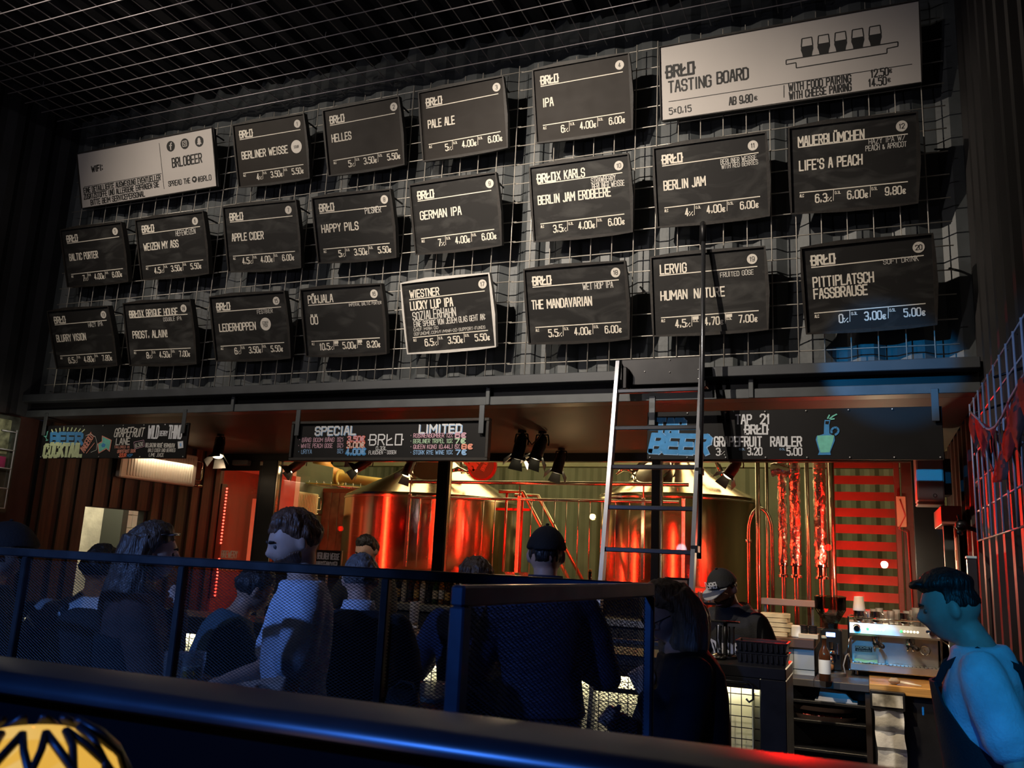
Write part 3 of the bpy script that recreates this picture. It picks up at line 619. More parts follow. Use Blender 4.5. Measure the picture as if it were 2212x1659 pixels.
t, P, y = banner('framed black board of special and limited bottles above the windows', (638, 918), (1050, 909), (1052, 988), (632, 990), .03, .022)
S1 = 520 / 2212
def cp(x, y_): return (600 + x * S1, 850 + y_ * S1)
pen = Pen(P, y)
pen.write('sky', 'SPECIAL', cp(348, 386), cp(718, 380), 17, weight=.22); pen.write('white', 'SPECIAL', cp(344, 382), cp(712, 375), 17, weight=.2)
pen.write('sky', 'LIMITED', cp(1305, 368), cp(1690, 364), 17, weight=.22); pen.write('white', 'LIMITED', cp(1300, 362), cp(1684, 358), 17, weight=.2)
for c, s, a, b in (('pink', '* BÄNG BOOM BÄNG', (198, 446), (518, 444)), ('pink', '* WHITE PEACH GOSE', (190, 500), (503, 498)), ('sky', '* URIYA', (190, 555), (312, 552))): pen.write(c, s, cp(*a), cp(*b), 8.5, weight=.15, jit=.05)
for i, c in enumerate(('pink', 'pink', 'sky')):
    z = 420 + i * 53; pen.write(c, 'NOW', cp(550, z), cp(602, z), 4, weight=.18); pen.write(c, 'ONLY', cp(548, z + 24), cp(604, z + 24), 4.2, weight=.18)
pen.write('red', '3,50€', cp(642, 446), cp(798, 444), 11.5, weight=.3); pen.write('pink', '3,50€', cp(642, 442), cp(794, 440), 10.5, weight=.2)
pen.write('red', '3,00€', cp(636, 502), cp(798, 500), 11.5, weight=.3); pen.write('cream', '3,00€', cp(638, 498), cp(794, 497), 10.5, weight=.2)
pen.write('blue', '4,00€', cp(628, 566), cp(806, 560), 12.5, weight=.34); pen.write('sky', '4,00€', cp(634, 558), cp(798, 554), 10, weight=.18)
pen.write('white', 'BRŁO', cp(845, 474), cp(1138, 472), 22, weight=.13); pen.write('white', '0,33L', cp(905, 520), cp(1002, 520), 7.5, weight=.16); pen.write('white', 'FLASCHEN - DOSEN', cp(838, 560), cp(1088, 556), 7.5, weight=.13)
for i, (c, s, x1) in enumerate((('pink', '* ROSINENBOMBER 12%', 1608), ('green', '* BERLINER TRIPEL 10%', 1606), ('pink', '* QUEEN KONG (0,44L) 6%', 1670), ('sky', '* STORK RYE WINE 10%', 1606))): pen.write(c, s, cp(1222, 406 + i * 51.5), cp(x1, 402 + i * 52), 8.3, weight=.15, jit=.04)
for i, (c, s, x) in enumerate((('pink', '6€', 1634), ('green', '7€', 1630), ('salmon', '8€', 1694), ('sky', '7€', 1638))): pen.write(c, s, cp(x, 406 + i * 52), cp(x + 95, 405 + i * 52), 9.5, weight=.3)
pen.done(t)

t, P, y = banner('long black board with blue tap lettering and a painted jug', (1397, 889), (2037, 879), (2038, 998), (1399, 988), .02)
S2 = 680 / 2212
def cp(x, y_): return (1380 + x * S2, 850 + y_ * S2)
pen = Pen(P, y)
pen.write('sky', 'TAP', cp(128, 286), cp(322, 288), 31, weight=.30, wide=1.2); pen.write('blue', 'TAP', cp(124, 282), cp(316, 284), 30, weight=.30, wide=1.2)
pen.write('sky', 'BEER', cp(82, 410), cp(480, 424), 36, weight=.30, slant=.12, wide=1.1); pen.write('blue', 'BEER', cp(78, 406), cp(474, 418), 35, weight=.30, slant=.12, wide=1.1)
pen.write('white', 'TAP', cp(682, 214), cp(790, 213), 19, weight=.17); pen.write('white', '21', cp(856, 213), cp(920, 212), 20, weight=.17)
pen.write('white', 'BRŁO', cp(748, 284), cp(902, 284), 18.5, weight=.2); pen.write('white', 'GRAPEFRUIT', cp(532, 370), cp(862, 370), 19.5, weight=.17); pen.write('white', 'RADLER', cp(928, 370), cp(1142, 370), 19.5, weight=.17)
pen.write('white', '3', cp(545, 434), cp(570, 434), 15, weight=.17); pen.write('white', '%', cp(576, 432), cp(604, 432), 8, weight=.12)
pen.write('sky', '0,3L', cp(706, 398), cp(746, 398), 4, weight=.15); pen.write('white', '3,20', cp(765, 432), cp(865, 432), 15.5, weight=.17); pen.write('sky', '0,5L', cp(990, 398), cp(1028, 398), 4, weight=.15); pen.write('white', '5,00', cp(1042, 434), cp(1145, 434), 15.5, weight=.17)
jug = [(1300, 285), (1250, 300), (1243, 325), (1268, 410), (1258, 432), (1350, 432), (1345, 412), (1378, 330), (1375, 300), (1340, 282), (1338, 222), (1346, 188), (1306, 186), (1302, 222)]
pen.shape('blue', [cp(*p) for p in jug]); pen.shape('mint', [cp(*p) for p in ((1254, 296), (1372, 294), (1366, 330), (1340, 414), (1276, 416), (1254, 330))], .0006)
pen.shape(M_BAN, [cp(*p) for p in ((1312, 195), (1338, 196), (1332, 218), (1310, 216))], .0006)
pen.line('blue', [cp(1355, 280), cp(1352, 258), cp(1370, 240), cp(1392, 240), cp(1404, 258), cp(1398, 278), cp(1378, 292)], .012)
for a, b in (((1326, 178), (1340, 150)), ((1338, 180), (1366, 158)), ((1346, 182), (1376, 178)), ((1362, 160), (1392, 146))): pen.line('mint', [cp(*a), cp(*b)], .008)
pen.done(t)

# ================================================================ stage lamps on the soffit
M_LENS = mat('lamp_lens_lit', (1, .9, .7), .4, emit=(1, .82, .5), es=14)
def par(label, mount, lens, L=.17, r=.052):
    """par can: bracket, can, lit lens, four barn doors; mount pixel on the soffit, lens pixel gives the aim"""
    m = atZ(*mount, 2.69); l = atY(*lens, m.y - .06)
    t = thing('stage_lamp', label, 'spotlight', loc=m, group='par lamps under the soffit')
    d = V((l.x - m.x, l.y - m.y - .03, min(l.z - m.z, -.05))); d.normalize(); c0 = V((0, 0, -.07)); tip = c0 + d * L
    MB().lathe([(.001, 0), (.035, 0), (.035, -.02), (.012, -.022), (.012, -.04), (.001, -.04)], n=14).tube([(-.05, 0, -.03), (-.06, 0, -.09), (-.055, 0, -.12)], .006, 6).tube([(.05, 0, -.03), (.06, 0, -.09), (.055, 0, -.12)], .006, 6).tube([(-.05, 0, -.03), (.05, 0, -.03)], .006, 6).build('yoke', M_BLACK, t, True, 40)
    q = V((0, 0, -1)).rotation_difference(d).to_matrix().to_4x4(); Mx = Matrix.Translation(c0) @ q
    MB().lathe([(.001, .03), (r * .6, .03), (r * .85, 0), (r * .9, -.05), (r, -.06), (r, -L), (r * .94, -L), (r * .94, -L + .012), (.001, -L + .02)], n=20).tf(Mx).build('can', M_BLACK, t, True, 35)
    MB().lathe([(.001, 0), (r * .5, -.004), (r * .93, 0), (.001, .001)], (0, 0, -L + .006), 18).tf(Mx).build('lens', M_LENS, t, True)
    for k in range(4):
        a = k * math.pi / 2 + .4; ca, sa = math.cos(a), math.sin(a); R = Matrix(((ca, -sa, 0, 0), (sa, ca, 0, 0), (0, 0, 1, 0), (0, 0, 0, 1)))
        MB().rings([[(r, -.04, -L), (r, .04, -L), (r + .05, .06, -L - .07), (r + .05, -.06, -L - .07)], [(r + .003, -.04, -L), (r + .003, .04, -L), (r + .053, .06, -L - .07), (r + .053, -.06, -L - .07)]]).tf(Mx @ R).build('barn_door', mat('barn_door_black', (.03, .03, .03), .45, .4), t)
    return t
par('black par lamp with barn doors above the radiator end', (477, 938), (474, 985))
par('black par lamp tucked under the framed board edge nearest the door', (655, 984), (632, 1002))
par('bright par lamp below the middle of the framed board', (797, 984), (778, 996))
par('par lamp with open barn doors above the first kettle', (890, 984), (880, 1012))
par('black par lamp in the gap between boards, hung straight', (1128, 930), (1118, 985))
par('black par lamp in the gap between boards, with a cable loop', (1172, 932), (1158, 978))
par('black par lamp deeper under the soffit, aimed at the floor', (1213, 968), (1203, 1012))
par('black par lamp beside the ladder above the second kettle', (1592, 984), (1572, 1014))
mb = MB(); a, b = atZ(1128, 930, 2.66), atZ(1172, 932, 2.66)
mb.tube([a, a.lerp(b, .2) + V((0, 0, -.05)), a.lerp(b, .5) + V((0, 0, -.11)), a.lerp(b, .8) + V((0, 0, -.06)), b], .006, 6)
tag(mb.build('lamp_cable', M_BLACK, None, True), 'black cable looping between two par lamps in the gap', 'cable')

# ================================================================ radiators
def radiator(label, y0, y1, z0, z1, X, m):
    t = thing('radiator', label, 'radiator', loc=(X, y0, z0)); L = y1 - y0; H = z1 - z0
    mb = MB(); mb.bbox(.03, .1, 0, L, 0, H, .012)
    mb.build('panel', m, t)
    n = int(L / .042)
    mb = MB()
    for k in range(n): y = .08 + k * (L - .12) / n; mb.bbox(.1, .108, y, y + .018, .03, H - .03, .003)
    mb.build('ribbing', m, t)
    MB().tube([(.06, L, H - .05), (.06, L + .1, H - .05), (.06, L + .12, H - .07), (.06, L + .12, .1), (.06, L + .1, .08), (.06, L, .08)], .011, 10).build('pipe', mat('chrome_pipe', (.6, .5, .4), .25, 1), t, True)
    MB().tube([(.06, L, .02), (.06, L + .14, .02)], .016, 10).build('valve', mat('chrome_pipe', (.6, .5, .4), .25, 1), t, True)
    for y in (.15, L - .15): MB().box(0, .03, y - .02, y + .02, .05, H - .05).build('bracket', M_BLACK, t)
    return t
radiator('cream wall radiator hung high on the plank wall', 1.03, 2.08, 2.262, 2.60, -.28, mat('radiator_cream', (.62, .52, .42), .35))
# ================================================================ the brewery behind the glass
M_TANK = brushed_mat('tank_steel', (.62, .52, .38), .15)
M_PIPE = mat('steel_pipe', (.65, .6, .55), .22, 1)
M_CHR = mat('chrome', (.72, .7, .66), .12, 1)
M_GREENB = mat('green_beam', (.20, .25, .18), .55, noise_amt=.1)
struct(corr('wall_hall_back', (-1.9, 9), (9.5, 9), 0, 5.2, M_HALL, (0, -1)))
struct(corr('wall_hall_side', (-1.75, YG + 1.8), (-1.75, 9), 0, 5.2, M_HALL, (1, 0)))
struct(MB().box(-1.9, 9.5, YG + .12, 9.2, -.1, -.001).build('floor_hall', M_FLOOR))
struct(MB().box(-1.9, 9.5, YG + .1, 9.2, 5.2, 5.3).build('ceiling_hall', mat('hall_ceiling', (.10, .11, .08), .7)))
struct(MB().box(9.4, 9.5, YG + .1, 9.2, 0, 5.2).build('wall_hall_end', M_HALL))
struct(MB().box(XR + .1, 9.5, YG + .05, YG + .12, 0, 5.2).box(-1.9, 9.5, YG + .08, YG + .14, 2.76, 5.2).build('wall_hall_front', M_HALL))
for i, x in enumerate((.35, 3.1)): struct(MB().bbox(x, x + .12, YG + .2, 9, 3.32, 3.6, .004).build('beam_hall_%d' % (i + 1), M_GREENB))
struct(MB().bbox(-1.7, 9.3, 6.9, 7.05, 3.05, 3.32, .004).build('beam_hall_3', M_GREENB))
# work platform behind the kettles' railing
struct(MB().bbox(1.3, 5.2, 3.45, 3.95, 1.40, 1.455, .004).build('slab_work_platform', mat('platform_edge', (.25, .2, .15), .5, .5)))
def led_tube(label, x, y, z0, z1, es=26, r=.010):
    t = thing('led_tube', label, 'led light', loc=(x, y, z0), group='red led tubes of the brewery')
    MB().bbox(-.02, .02, -.1, -.012, 0, z1 - z0, .003).build('housing', M_BLACK, t)
    MB().tube([(0, 0, .01), (0, 0, z1 - z0 - .01)], r, 10).build('tube', mat('led_red_%d' % es, (1, .1, .05), .4, emit=(1, .035, .012), es=es), t, True)
    return t
t = thing('led_string', 'string of red led dots inside the brewery door', 'led light', loc=(ux(466), YG + .15, 1.05), group='red led tubes of the brewery')
MB().bbox(-.012, .012, -.1, -.006, 0, 1.3, .002).build('strip', M_BLACK, t)
mb = MB()
for k in range(34):
    if k < 12 or k > 15: mb.sph((.018, -.02, .03 + k * .037), .011, None, None, 8, 6)  # lower run of glowing dots models the string's reflection
mb.build('led_dots', mat('led_dot_red', (1, .1, .05), .4, emit=(1, .05, .03), es=9), t, True)
struct(MB().bbox(-.62, -.5, 3.6, 3.7, 0, 2.25, .004).build('trim_5', mat('pale_post', (.62, .42, .26), .5)))
led_tube('red led tube behind the first window jamb', ux(577), YG + .16, .9, 2.55, 150)
led_tube('red led tube behind the jamb in front of the first kettle', ux(953), YG + .16, .9, 2.55, 150)
led_tube('red led tube behind the jamb beside the ladder', ux(1415), YG + .16, .9, 2.55, 150)
led_tube('red led tube behind the last window jamb', ux(2000), YG + .16, .9, 2.55, 26)
for x, tx, w in ((ux(577), .9, 9), (ux(953), 2.6, 8), (ux(1415), 4.4, 10)): area('brewery_red_light', (x, YG + .2, 1.75), (tx, 4.6, 1.75), w, RED, .025, 1.55)
area('brewery_red_light', (6.62, YG + .14, 2.0), (6.0, 3.2, 2.05), 12, RED, .03, .9)
def kettle(label, cx, cy, R, zs, za, hatch_a, sign):
    t = thing('brew_kettle', label, 'brew kettle', loc=(cx, cy, 0), group='steel brew kettles')
    MB().lathe([(R * .98, .35), (R, .4), (R, zs - .03), (R * .985, zs)], n=72).build('shell', M_TANK, t, True, 30)
    MB().lathe([(R * .985, zs), (R * .5, zs + (za - zs) * .48), (.22, za - .06), (.17, za), (.16, za + .05), (.16, za + 1.3)], n=72).build('cone_lid', M_TANK, t, True, 30)
    mb = MB()
    for z in (.45, zs - .05): mb.lathe([(R, z - .012), (R + .008, z - .008), (R + .008, z + .008), (R, z + .012)], n=72)
    mb.build('weld_band', M_PIPE, t, True, 30)
    for k in range(4):
        a = math.pi / 4 + k * math.pi / 2; MB().tube([(R * .8 * math.cos(a), R * .8 * math.sin(a), 0), (R * .8 * math.cos(a), R * .8 * math.sin(a), .5)], .06, 12).build('leg', M_PIPE, t, True)
    # round manway on the cone, towards the room
    sl = math.atan2(za - zs, R); a = hatch_a; rr = R * .55; z = zs + (za - zs) * .47
    nrm = V((math.cos(a) * math.sin(sl), math.sin(a) * math.sin(sl), math.cos(sl))); nrm = (nrm + V((math.cos(a), math.sin(a), 0)) * .5); nrm.normalize()
    q = V((0, 0, 1)).rotation_difference(nrm).to_matrix().to_4x4(); M = Matrix.Translation(V((rr * math.cos(a), rr * math.sin(a), z + .02))) @ q
    MB().lathe([(.24, -.05), (.25, 0), (.27, .06), (.25, .075), (.23, .06), (.22, .04), (.001, .045)], n=40).tf(M).build('manway', M_CHR, t, True, 40)
    MB().tube([M @ V((.26, .05, .06)), M @ V((.36, .1, .1)), M @ V((.48, .12, .08))], [.02, .035, .012], 12).sph(M @ V((.5, .12, .08)), .03).tube([M @ V((-.26, .05, .06)), M @ V((-.36, .1, .1)), M @ V((-.46, .05, .08))], [.02, .03, .012], 12).build('hinge_arm', M_CHR, t, True)
    MB().tube([(.2, -.1, za + .1), (.5, -.3, za - .05), (.62, -.42, za - .3)], .03, 12).build('pipe', M_PIPE, t, True)
    if sign:
        p = atY(1042, 1006, 4.2) - t.location
        d = MB().lathe([(.001, 0), (.165, 0), (.17, .012), (.19, .02), (.195, 0), (.19, -.02), (.001, -.02)], (p.x, p.y, p.z), 40, 'y').build('round_badge', mat('badge_red', (.55, .03, .02), .35), t, True, 40)
        MB().lathe([(.001, -.024), (.165, -.022), (.165, -.018), (.001, -.018)], (p.x, p.y, p.z), 40, 'y').build('badge_face', mat('badge_grey', (.22, .18, .15), .5), d, True, 40)
        mb = MB(); text(mb, 'BN', p.x - .105, p.z - .06, .15, p.x + .02, p.y - .026, weight=.24, rot=.9); text(mb, 'BrauK'.upper(), p.x + .035, p.z - .07, .05, p.x + .15, p.y - .026, weight=.16, rot=1.1)
        mb.build('badge_lettering', mat('badge_salmon', (.75, .32, .22), .6), d)
    return t
kettle('wide steel brew kettle with round badge, in the first and second window', 1.18, 5.15, 1.2, 2.40, 3.02, -1.2, True)
kettle('narrower steel brew kettle behind the ladder, pale cone lid', 4.52, 5.15, .98, 2.46, 2.98, -1.9, False)
# pipe railing of the platform
t = thing('pipe_railing', 'red lit pipe railing on the work platform before the kettles', 'railing', loc=(0, 3.6, 1.5))
Y = 3.6; x0, x1 = 1.56, 4.95; zt, zm = 2.49 - 1.5, 2.305 - 1.5
MB().tube([(x0, 0, zt), (x1, 0, zt)], .021, 12).build('handrail', M_PIPE, t, True)
MB().tube([(x0 + .1, 0, zm), (x1 - .1, 0, zm)], .016, 12).build('midrail', M_PIPE, t, True)
for px in (885, 1122, 1390): x = atY(px, 1080, Y).x; MB().bbox(x - .02, x + .02, -.015, .015, 0, zm + .04, .004).tube([(x, 0, zm + .04), (x, 0, zt)], .009, 8).build('post', M_PIPE, t, True, 40)
for px in (908, 932, 1045, 1070, 1095, 1149, 1173, 1199, 1224, 1250, 1275, 1300, 1330, 1360): x = atY(px, 1080, Y).x; MB().tube([(x, 0, 0), (x, 0, zm)], .006, 8).build('baluster', M_PIPE, t, True)
x = 4.9; MB().bbox(x - .02, x + .02, -.015, .015, 0, zm + .04, .004).build('post', M_PIPE, t)
# stair down from the platform
t = thing('steel_stair', 'steel stair with pale handrails going down between the kettles', 'stair', loc=(2.75, 3.98, 0))
for y in (0, .5): MB().tube([(-.1, y, 2.42), (.2, y, 2.42), (.95, y, 1.2)], .022, 10).build('handrail', mat('stair_rail', (.66, .58, .4), .3, .9), t, True)
for y in (.03, .46): MB().prism([(0, 1.5), (.12, 1.5), (1.0, 0), (.88, 0)], (0, y, 0), (1, 0, 0), (0, 0, 1), (0, .025, 0)).build('stringer', M_PIPE, t)
for k in range(7): MB().bbox(.1 + k * .125, .3 + k * .125, 0.05, .46, 1.3 - k * .2, 1.33 - k * .2, .003).build('tread', M_PIPE, t)
for x in (.0, .2): MB().tube([(x, 0, 1.5), (x, 0, 2.42)], .016, 8).build('post', mat('rail_red', (.6, .06, .03), .4, .5), t, True)
MB().bbox(-.15, .3, -.01, .02, 2.2, 2.23, .003).build('crossbar', mat('rail_red', (.6, .06, .03), .4, .5), t)
# step ladder and clutter at the back of the hall
M_ALU = mat('aluminium', (.66, .62, .45), .35, .7)
t = thing('step_ladder', 'folding aluminium step ladder standing at the back of the hall', 'ladder', loc=(3.62, 6.6, 0))
zz = 2.0
for x, d in ((-.22, -.05), (.22, .05)): MB().bbox(x - .02, x + .02, -.03, .03, 0, .01, .002).rings([[(x - .02 + d, -.03, 0), (x + .02 + d, -.03, 0), (x + .02 + d, .03, 0), (x - .02 + d, .03, 0)], [(x - .02 - d, -.03, zz), (x + .02 - d, -.03, zz), (x + .02 - d, .03, zz), (x - .02 - d, .03, zz)]]).build('rail', M_ALU, t)
for k in range(6): z = .25 + k * .3; MB().bbox(-.24 + k * .01, .24 - k * .01, -.05, .05, z, z + .03, .004).build('step', M_ALU, t)
for x in (-.2, .2): MB().tube([(x, 0, zz - .1), (x * 1.1, .6, 0)], .015, 8).build('rear_leg', M_ALU, t, True)
t = thing('storage_rack', 'grey shelf crowded with hoses and canisters at the hall back', 'shelf', loc=(3.15, 8.6, 0))
for z in (1.6, 2.1, 2.5): MB().bbox(-.5, 1.3, -.2, .25, z, z + .03, .004).build('board', M_ALU, t)
for x in (-.48, 1.28): MB().bbox(x - .02, x + .02, -.2, -.16, 0, 2.55, .003).build('upright', M_ALU, t)
for i, (x, z, r, h, c) in enumerate(((3.0, 2.13, .1, .28, (.75, .72, .6)), (3.3, 2.13, .08, .2, (.7, .68, .6)), (3.62, 2.13, .11, .3, (.5, .5, .42)), (3.9, 2.13, .09, .22, (.1, .25, .6)), (4.2, 2.13, .12, .26, (.72, .7, .6)), (3.1, 1.63, .12, .3, (.6, .58, .5)), (3.5, 1.63, .1, .26, (.78, .76, .66)), (4.0, 1.63, .13, .3, (.1, .1, .1)))):
    t = thing('canister', ['white canister on the upper back shelf, first of the row', 'small white canister on the upper back shelf', 'grey green canister on the upper back shelf', 'blue canister on the upper back shelf', 'pale canister at the end of the upper back shelf', 'pale canister on the lower back shelf', 'white canister on the lower back shelf', 'black canister on the lower back shelf'][i], 'canister', loc=(x, 8.55, z), group='canisters on the hall shelf')
    MB().lathe([(.001, 0), (r, 0), (r, h * .8), (r * .5, h * .92), (r * .35, h)], n=18).build('body', mat('canister_%d' % i, c, .5), t, True, 40)
    MB().lathe([(.001, h + .03), (r * .38, h + .03), (r * .38, h - .01)], n=14).build('cap', M_BLACK, t, True, 40)
# gas duct, cable tray, second radiator, beam
t = thing('pipe_duct', 'yellow gas pipe with flanged elbow under the hall ceiling', 'pipe', loc=(0, 6, 0))
MB().tube([(-1.32, 0, 3.6), (-1.32, 0, 3.1), (-1.27, 0, 2.93), (-1.15, 0, 2.82), (-1.0, 0, 2.77)], .14, 20).build('elbow', mat('pipe_orange', (.85, .42, .12), .4), t, True)
MB().tube([(-1.0, 0, 2.77), (.55, .15, 2.62)], .075, 18).build('run', mat('pipe_yellow', (.80, .62, .22), .4), t, True)
for k in (0, .06): MB().lathe([(.075, -.012), (.13, -.012), (.13, .012), (.075, .012)], (-1.0 + k * 1.2, k * .1, 2.77 - k * .12), 20, 'x').build('flange', mat('pipe_yellow', (.80, .62, .22), .4), t, True, 40)
t = thing('cable_tray', 'wire cable tray with yellow cables under the gas pipe', 'cable tray', loc=(0, 5.2, 0))
mb = MB()
for y in (-.1, 0, .1): mb.tube([(-1.6, y, 2.60), (.1, y, 2.53)], .006, 6)
for k in range(14): x = -1.6 + k * .125; z = 2.60 - .08 * (x + 1.6) / 1.95; mb.tube([(x, -.1, z + .06), (x, -.1, z), (x, .1, z), (x, .1, z + .06)], .004, 5)
mb.build('tray', M_PIPE, t, True)
mb = MB()
for k in range(6): mb.tube([(-1.6, -.07 + .03 * k, 2.62 + .008 * (k % 2)), (-.6, -.06 + .025 * k, 2.585), (.1, -.07 + .03 * k, 2.54)], .008, 6)
mb.build('cable', mat('cable_yellow_green', (.55, .55, .12), .5), t, True)
radiator('cream radiator on the brewery side wall, seen through the first window', 4.4, 5.35, 2.14, 2.45, -.93, mat('radiator_yellowed', (.68, .58, .36), .35))
struct(MB().box(-1.05, -.93, 4.2, 5.8, 0, 2.9).build('wall_hall_stub', M_HALL))
struct(MB().box(-.93, -.9, 3.3, 4.2, 0, 2.75).build('wall_lobby', mat('lobby_wall', (.16, .12, .09), .6)))
# strip curtain between hall and lobby
t = thing('strip_curtain', 'smoky plastic strip curtain beside the wide kettle', 'curtain', loc=(-.86, 5.6, 0))
for k in range(6):
    x = k * .14; pts = [(x + .002 * math.sin(j), .012 * math.sin(j * 1.3 + k), 2.5 - j * .125) for j in range(18)]
    mb = MB(); mb.rings([[(p[0] - .075, p[1] + .01, p[2]), (p[0] + .075, p[1] - .01, p[2]), (p[0] + .075, p[1] - .006, p[2]), (p[0] - .075, p[1] + .014, p[2])] for p in pts]).build('strip', mat('smoky_plastic', (.22, .2, .17), .2, noise_amt=.4, nscale=5), t, True, 50)
MB().bbox(-.1, .82, -.02, .02, 2.5, 2.56, .003).build('rail', mat('rust_rail', (.2, .09, .05), .6), t)
# vertical pipes by the louvre, three lagged with foil
M_FOIL = mat('crumpled_foil', (.82, .78, .74), .22, 1, bump=1.0, bscale=24)
def vpipe(label, px, Y, r, foil, z0=0, z1=3.2):
    p = atY(px, 1090, Y); t = thing('vertical_pipe', label, 'pipe', loc=(p.x, Y, 0), group='vertical pipes beside the second kettle')
    MB().tube([(0, 0, z0), (0, 0, z1)], r if not foil else r * .45, 16).build('pipe', M_PIPE, t, True)
    if foil:
        rs = []
        for k in range(40):
            z = 1.72 + k * .031; rs.append([(V((math.cos(a), math.sin(a), 0)) * (r * (1 + .22 * noise.noise(V((math.cos(a) * 2, math.sin(a) * 2 + p.x * 9, z * 22))))) + V((0, 0, z))) for a in [j * math.pi / 9 for j in range(18)]])
        MB().rings(rs).build('foil_wrap', M_FOIL, t, True, 25)
        MB().lathe([(r * .5, 1.60), (r * 1.1, 1.60), (r * 1.1, 1.62), (r * .8, 1.63), (r * .8, 1.70), (r * 1.1, 1.71), (r * 1.1, 1.73), (r * .5, 1.73)], n=18).build('coupling', M_CHR, t, True, 40)
    return t
vpipe('foil lagged vertical pipe nearest the second kettle', 1690, 3.25, .042, True)
vpipe('foil lagged vertical pipe in the middle of the three', 1717, 3.2, .05, True)
vpipe('foil lagged vertical pipe next to the louvre', 1771, 3.2, .055, True)
vpipe('bare thin vertical pipe at the kettle edge', 1637, 3.3, .022, False)
vpipe('bare vertical pipe between the foil lagged ones', 1744, 3.35, .02, False)
vpipe('bare vertical pipe along the louvre edge', 1797, 3.3, .027, False)
vpipe('thin vertical pipe behind the bare kettle pipe', 1657, 3.5, .016, False)
t = thing('foil_duct', 'crumpled foil elbow bridging the lagged pipes near the window top', 'duct', loc=atY(1690, 1016, 3.22))
def crumple(mb, amt, f):
    for i, q in enumerate(mb.v): mb.v[i] = tuple(V(q) + noise.noise_vector(V(q) * f) * amt)
    return mb
crumple(MB().tube([(-.1 + k * .035, 0, .01 * math.sin(k)) for k in range(8)], .06, 18), .018, 18).build('elbow', M_FOIL, t, True, 25)
t = thing('hose_arch', 'steel pipe bent into an arch before the second kettle', 'pipe', loc=(0, 3.4, 0))
pa, pb, pt = atY(1617, 1150, 3.4), atY(1668, 1150, 3.4), atY(1642, 1098, 3.4)
MB().tube([(pa.x, 0, 0), (pa.x, 0, pa.z)] + [((pa.x + pb.x) / 2 - (pb.x - pa.x) / 2 * math.cos(a * math.pi / 10), 0, pa.z + (pt.z - pa.z) * math.sin(a * math.pi / 10)) for a in range(1, 10)] + [(pb.x, 0, pb.z), (pb.x, 0, 0)], .018, 12).build('arch', M_PIPE, t, True)
MB().lathe([(.018, 0), (.03, 0), (.03, .03), (.018, .03)], (pa.x, 0, pa.z - .1), 14).build('fitting', M_CHR, t, True)
# louvre of red boards
t = thing('louvre_screen', 'dark red louvre of wide slats in the last window', 'louvre', loc=(6.34, 3.45, 0))
M_LOU = mat('louvre_red', (.36, .07, .055), .5, noise_amt=.15, nscale=4)
for k in range(12): z = .95 + k * .155; MB().rings([[(0, 0, z), (.56, 0, z), (.56, .05, z + .085), (0, .05, z + .085)], [(0, .018, z), (.56, .018, z), (.56, .068, z + .085), (0, .068, z + .085)]]).build('slat', M_LOU, t)
for x in (-.03, .56): MB().bbox(x, x + .05, -.02, .08, 0, 3.0, .004).build('post', mat('louvre_post', (.16, .04, .03), .5), t)
t = thing('steel_column', 'dark steel column between louvre and last jamb', 'column', loc=(6.96, 3.35, 0))
MB().bbox(0, .1, 0, .1, 0, 3.2, .004).build('shaft', mat('column_dark', (.06, .03, .025), .5), t)
MB().bbox(-.05, .03, -.05, 0, 2.1, 2.38, .006).build('junction_box', mat('box_beige', (.6, .45, .3), .5), t)
mb = MB(); mb.tube([(-.02, -.06, 2.35), (.02, -.06, 2.2), (-.04, -.07, 2.08), (.03, -.06, 2.05), (.05, -.03, 1.2)], .006, 6).build('cable', mat('cable_red', (.45, .05, .04), .5), t, True)
# ================================================================ bar counter
sheen_glass('drink_glass')
M_CTR = mat('counter_black', (.02, .02, .022), .35, .2, noise_amt=.2)
M_STEELTOP = mat('steel_top', (.35, .36, .37), .3, .9)
CF_Y = -.55
t = thing('bar_counter', 'long black bar counter with a lit white front panel under its top', 'bar counter', loc=(.6, CF_Y, 0))
L = 6.24 - .6
MB().bbox(0, L, 0, .46, 1.10, 1.16, .005).build('top', M_CTR, t)
MB().bbox(0, L, .1, .44, .05, 1.1, .004).build('carcass', M_CTR, t)
MB().bbox(.05, L - .14, .085, .1, .12, 1.06, .002).build('front_panel', mat('counter_white_panel', (.82, .80, .66), .5), t)
MB().bbox(L - .13, L, .0, .1, .0, 1.1, .004).build('end_post', M_CTR, t)
MB().bbox(L - .17, L - .165, .0, .09, .1, 1.02, .001).build('edge_strip', mat('edge_strip_lit', (.6, .6, .4), .3), t)
MB().bbox(.05, L - .14, .05, .07, 1.07, 1.095, .002).build('light_strip', mat('strip_lit', (1, .95, .75), .4, emit=(1, .9, .58), es=40), t)
MB().bbox(0, L - .13, .0, .012, 1.045, 1.1, .002).build('apron', M_CTR, t)
mb = MB(); x = .08
while x < L - .14: mb.box(x - .0022, x + .0022, .058, .062, .1, 1.05); x += .0555
z = .12
while z < 1.05: mb.box(.05, L - .14, .060, .064, z - .0022, z + .0022); z += .0555
mb.build('wire_grid', M_BLACK, t)
xa = atY(1548, 1460, CF_Y).x - .6; xb = atY(1628, 1470, CF_Y).x - .6
MB().tube([(xa - .2, -.03, 1.08), (xb - .02, -.03, 1.08), (xb, -.03, 1.065), (xb, -.03, 1.0), (xb - .02, -.03, .985), (xb - .035, -.03, 1.0)], .006, 8).tube([(xa - .19, -.03, 1.08), (xa - .19, .02, 1.08)], .006, 8).tube([(xb - .03, -.03, 1.08), (xb - .03, .0, 1.08)], .006, 8).build('towel_rail', M_BLACK, t, True)
MB().tube([(.1, -.12, .22), (L - .2, -.12, .22)], .02, 12).build('foot_rail', M_CHR, t, True)
